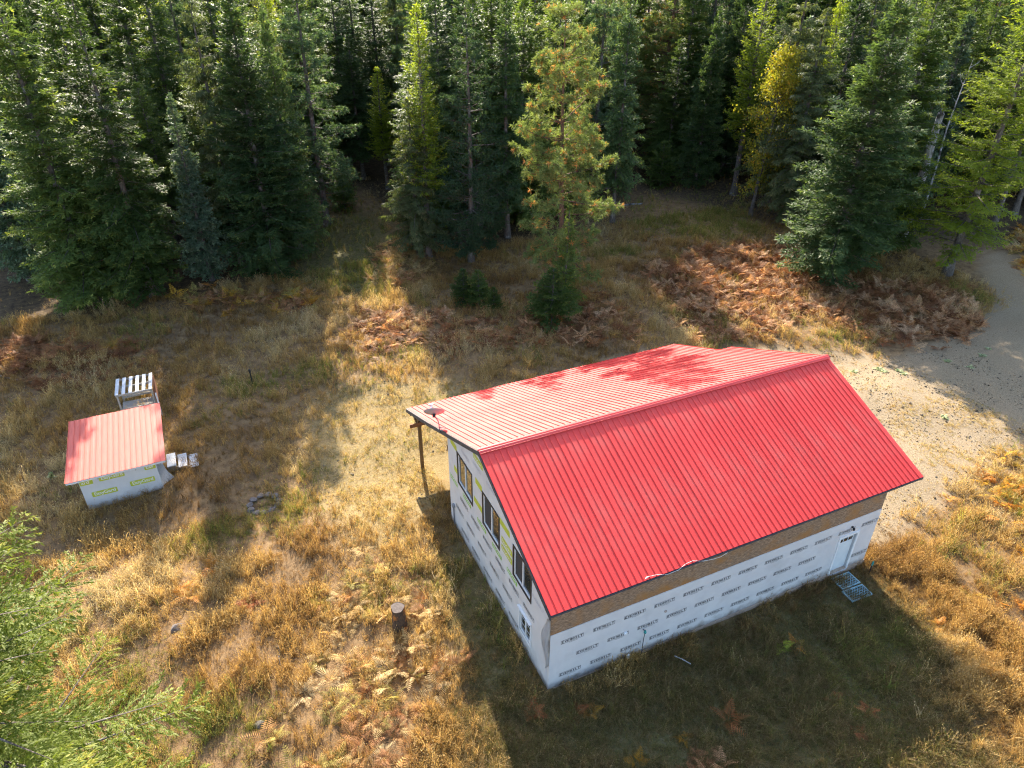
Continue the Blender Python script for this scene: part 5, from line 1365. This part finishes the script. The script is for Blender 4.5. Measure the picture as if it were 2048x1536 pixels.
def meadow(x, y):
    """Sort points into zones: returns density weight, palette, which tuft and size."""
    n = len(x); sand = soft(Z_SAND, x, y, .5) > .5; yard = soft(Z_YARD, x, y, .8) > .5; lawn = soft(Z_LAWN, x, y, .6) > .5
    green = (soft(Z_GREEN, x, y, 1.0) > .5) | (soft(Z_GREEN2, x, y, 1.0) > .5); dirt = soft(Z_DIRT, x, y, .5) > .5
    fm = forest_mask(x, y)
    big = .6 * vnoise(x, y, 5.0, 1) + .4 * vnoise(x, y, 2.3, 2)          # patches of different grass
    clump = np.clip(.5 + 1.5 * (.6 * vnoise(x, y, .75, 3) + .4 * vnoise(x, y, .38, 4) - .5), 0, 1)   # tussocks and bare gaps
    w = .38 + .62 * clump
    w = np.where(yard, .35 + .5 * clump, w); w = np.where(lawn, .55 + .45 * clump, w); w = np.where(fm > .5, np.where(green, .8, .3) * (.3 + .7 * clump), w)
    w = np.where(sand, .05 + .55 * smooth(.55, .75, big) * clump + .30 * clump, w); w = np.where(dirt, .05, w)
    for P in FERN_POLYS: w = np.where(soft(P, x, y, .3) > .5, w * .6, w)
    tone = np.clip(.55 * (big * 2.2 - .6) + .25 * clump + .2 * rng.uniform(0, 1, n) + rng.normal(0, .10, n), 0, .999)
    tint = STRAW[(tone * len(STRAW)).astype(int)]
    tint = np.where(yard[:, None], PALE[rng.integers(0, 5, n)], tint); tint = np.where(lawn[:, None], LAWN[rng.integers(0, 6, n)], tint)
    gmix = (vnoise(x, y, 3.1, 7) + rng.normal(0, .12, n) > .82)
    tint = np.where((green | (gmix & ~sand))[:, None], GREEN[rng.integers(0, 4, n)], tint); tint = np.where((sand & (rng.uniform(0, 1, n) < .75))[:, None], PALE[rng.integers(0, 5, n)], tint)
    pick = rng.choice(4, n, p=[.42, .28, .12, .18]); pick = np.where(yard, rng.choice(4, n, p=[.10, .24, .63, .03]), pick)
    pick = np.where(lawn, rng.choice(4, n, p=[.12, .48, .40, .0]), pick); pick = np.where(sand, 2, pick)
    pick = np.where((clump < .42) & (rng.uniform(0, 1, n) < .8), 2, pick)
    size = rng.uniform(.65, 1.15, n) * (.55 + .75 * clump) * (.8 + .4 * big); size = np.where(sand, size * .55, size); size = np.where(yard, size * .8, size); size = np.where(lawn, size * .9, size)
    return w, tint * rng.uniform(.82, 1.12, (n, 1)), pick, size
def sow(name, n, x0, x1, y0, y1, label, keepout=True):
    x = rng.uniform(x0, x1, n); y = rng.uniform(y0, y1, n)
    z = ground_height(x, y); k = in_view(np.stack([x, y, z], 1), .10, .12)
    k &= ~((x > -.10) & (x < 14.35) & (y > -.10) & (y < 9.2)) & ~((x > .5) & (x < 15.0) & (y > 9) & (y < 14.3))
    k &= ~((x > SX0 - .05) & (x < SX1 + .05) & (y > SY0 - .05) & (y < SY1)) & ~((x > 12.5) & (x < 13.3) & (y > -1.2) & (y < 0) & (vnoise(x, y, .5, 31) > .38))
    k &= ~((np.hypot(x - sp_[0], y - sp_[1]) < .3))
    x, y = x[k], y[k]
    w, tint, pick, size = meadow(x, y)
    k = rng.uniform(0, 1, len(x)) < w
    x, y, tint, pick, size = x[k], y[k], tint[k], pick[k], size[k]; n = len(x)
    rot = np.stack([rng.normal(0, .14, n), rng.normal(0, .14, n), rng.uniform(0, 6.28, n)], 1)
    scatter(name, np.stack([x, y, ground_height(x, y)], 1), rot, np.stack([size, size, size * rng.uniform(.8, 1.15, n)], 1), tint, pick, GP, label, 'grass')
    return n
ng = sow('near_grass', 120000, -20, 30, -10, 14, 'dry golden grass of the near meadow and shaded lawn')
ng += sow('lawn_grass', 70000, -4, 17, -9.5, 1.0, 'short olive grass in the house shadow')
ng += sow('far_grass', 105000, -24, 46, 14, 40, 'dry straw coloured grass of the meadow behind the house')
ng += sow('forest_grass', 30000, -30, 70, 30, 62, 'thin grass on the shaded forest floor')
# pebbles, cones and leaf litter on the drive and the bare yard
def pebble_mesh(name, seed, mat, flat):
    bm = bmesh.new(); bmesh.ops.create_icosphere(bm, subdivisions=1, radius=1); r = random.Random(seed)
    for v in bm.verts: v.co = Vector((v.co.x * r.uniform(.7, 1.2), v.co.y * r.uniform(.6, 1.0), v.co.z * flat))
    me = bpy.data.meshes.new(name); bm.to_mesh(me); bm.free(); me.materials.append(mat); return me
LITTER = [proto('litter_source', pebble_mesh('pebble', 1, M['fern'], .6)), proto('litter_source', pebble_mesh('leaf_flake', 2, M['fern'], .12)), proto('litter_source', MB().bar((-1.6, 0, .1), (1.6, .3, .25), .14, .12).mesh('twig', M['fern']))]
n = 60000; x = rng.uniform(-6, 42, n); y = rng.uniform(-2, 30, n)
k = in_view(np.stack([x, y, ground_height(x, y)], 1)) & ((soft(Z_SAND, x, y, .6) > .5) | ((soft(Z_YARD, x, y, .8) > .5) & (rng.uniform(0, 1, n) < .4))) & (vnoise(x, y, 1.6, 9) * .7 + .3 * vnoise(x, y, .5, 10) + rng.normal(0, .08, n) > .5)
k &= ~((x > -.10) & (x < 14.4) & (y > -.10) & (y < 14.3)); x, y = x[k], y[k]; n = len(x)
pk = rng.choice(3, n, p=[.6, .28, .12]); sz = np.where(pk == 0, rng.gamma(2.0, .011, n) + .008, rng.uniform(.02, .055, n))
LT = np.array([(.42, .36, .28), (.32, .26, .20), (.50, .44, .36), (.25, .19, .13), (.30, .20, .11), (.40, .27, .13)])
tn = np.where((pk == 0)[:, None], LT[rng.integers(0, 4, n)], LT[rng.integers(3, 6, n)])
scatter('drive_gravel', np.stack([x, y, ground_height(x, y) + sz * .2], 1), np.stack([rng.normal(0, .2, n), rng.normal(0, .2, n), rng.uniform(0, 6.28, n)], 1), np.stack([sz] * 3, 1), tn, pk, LITTER, 'pebbles, twigs and leaf litter strewn over the sandy drive', 'gravel')
print('litter', n)
print('ferns', nf, 'grass', ng, 'forest trees', made)
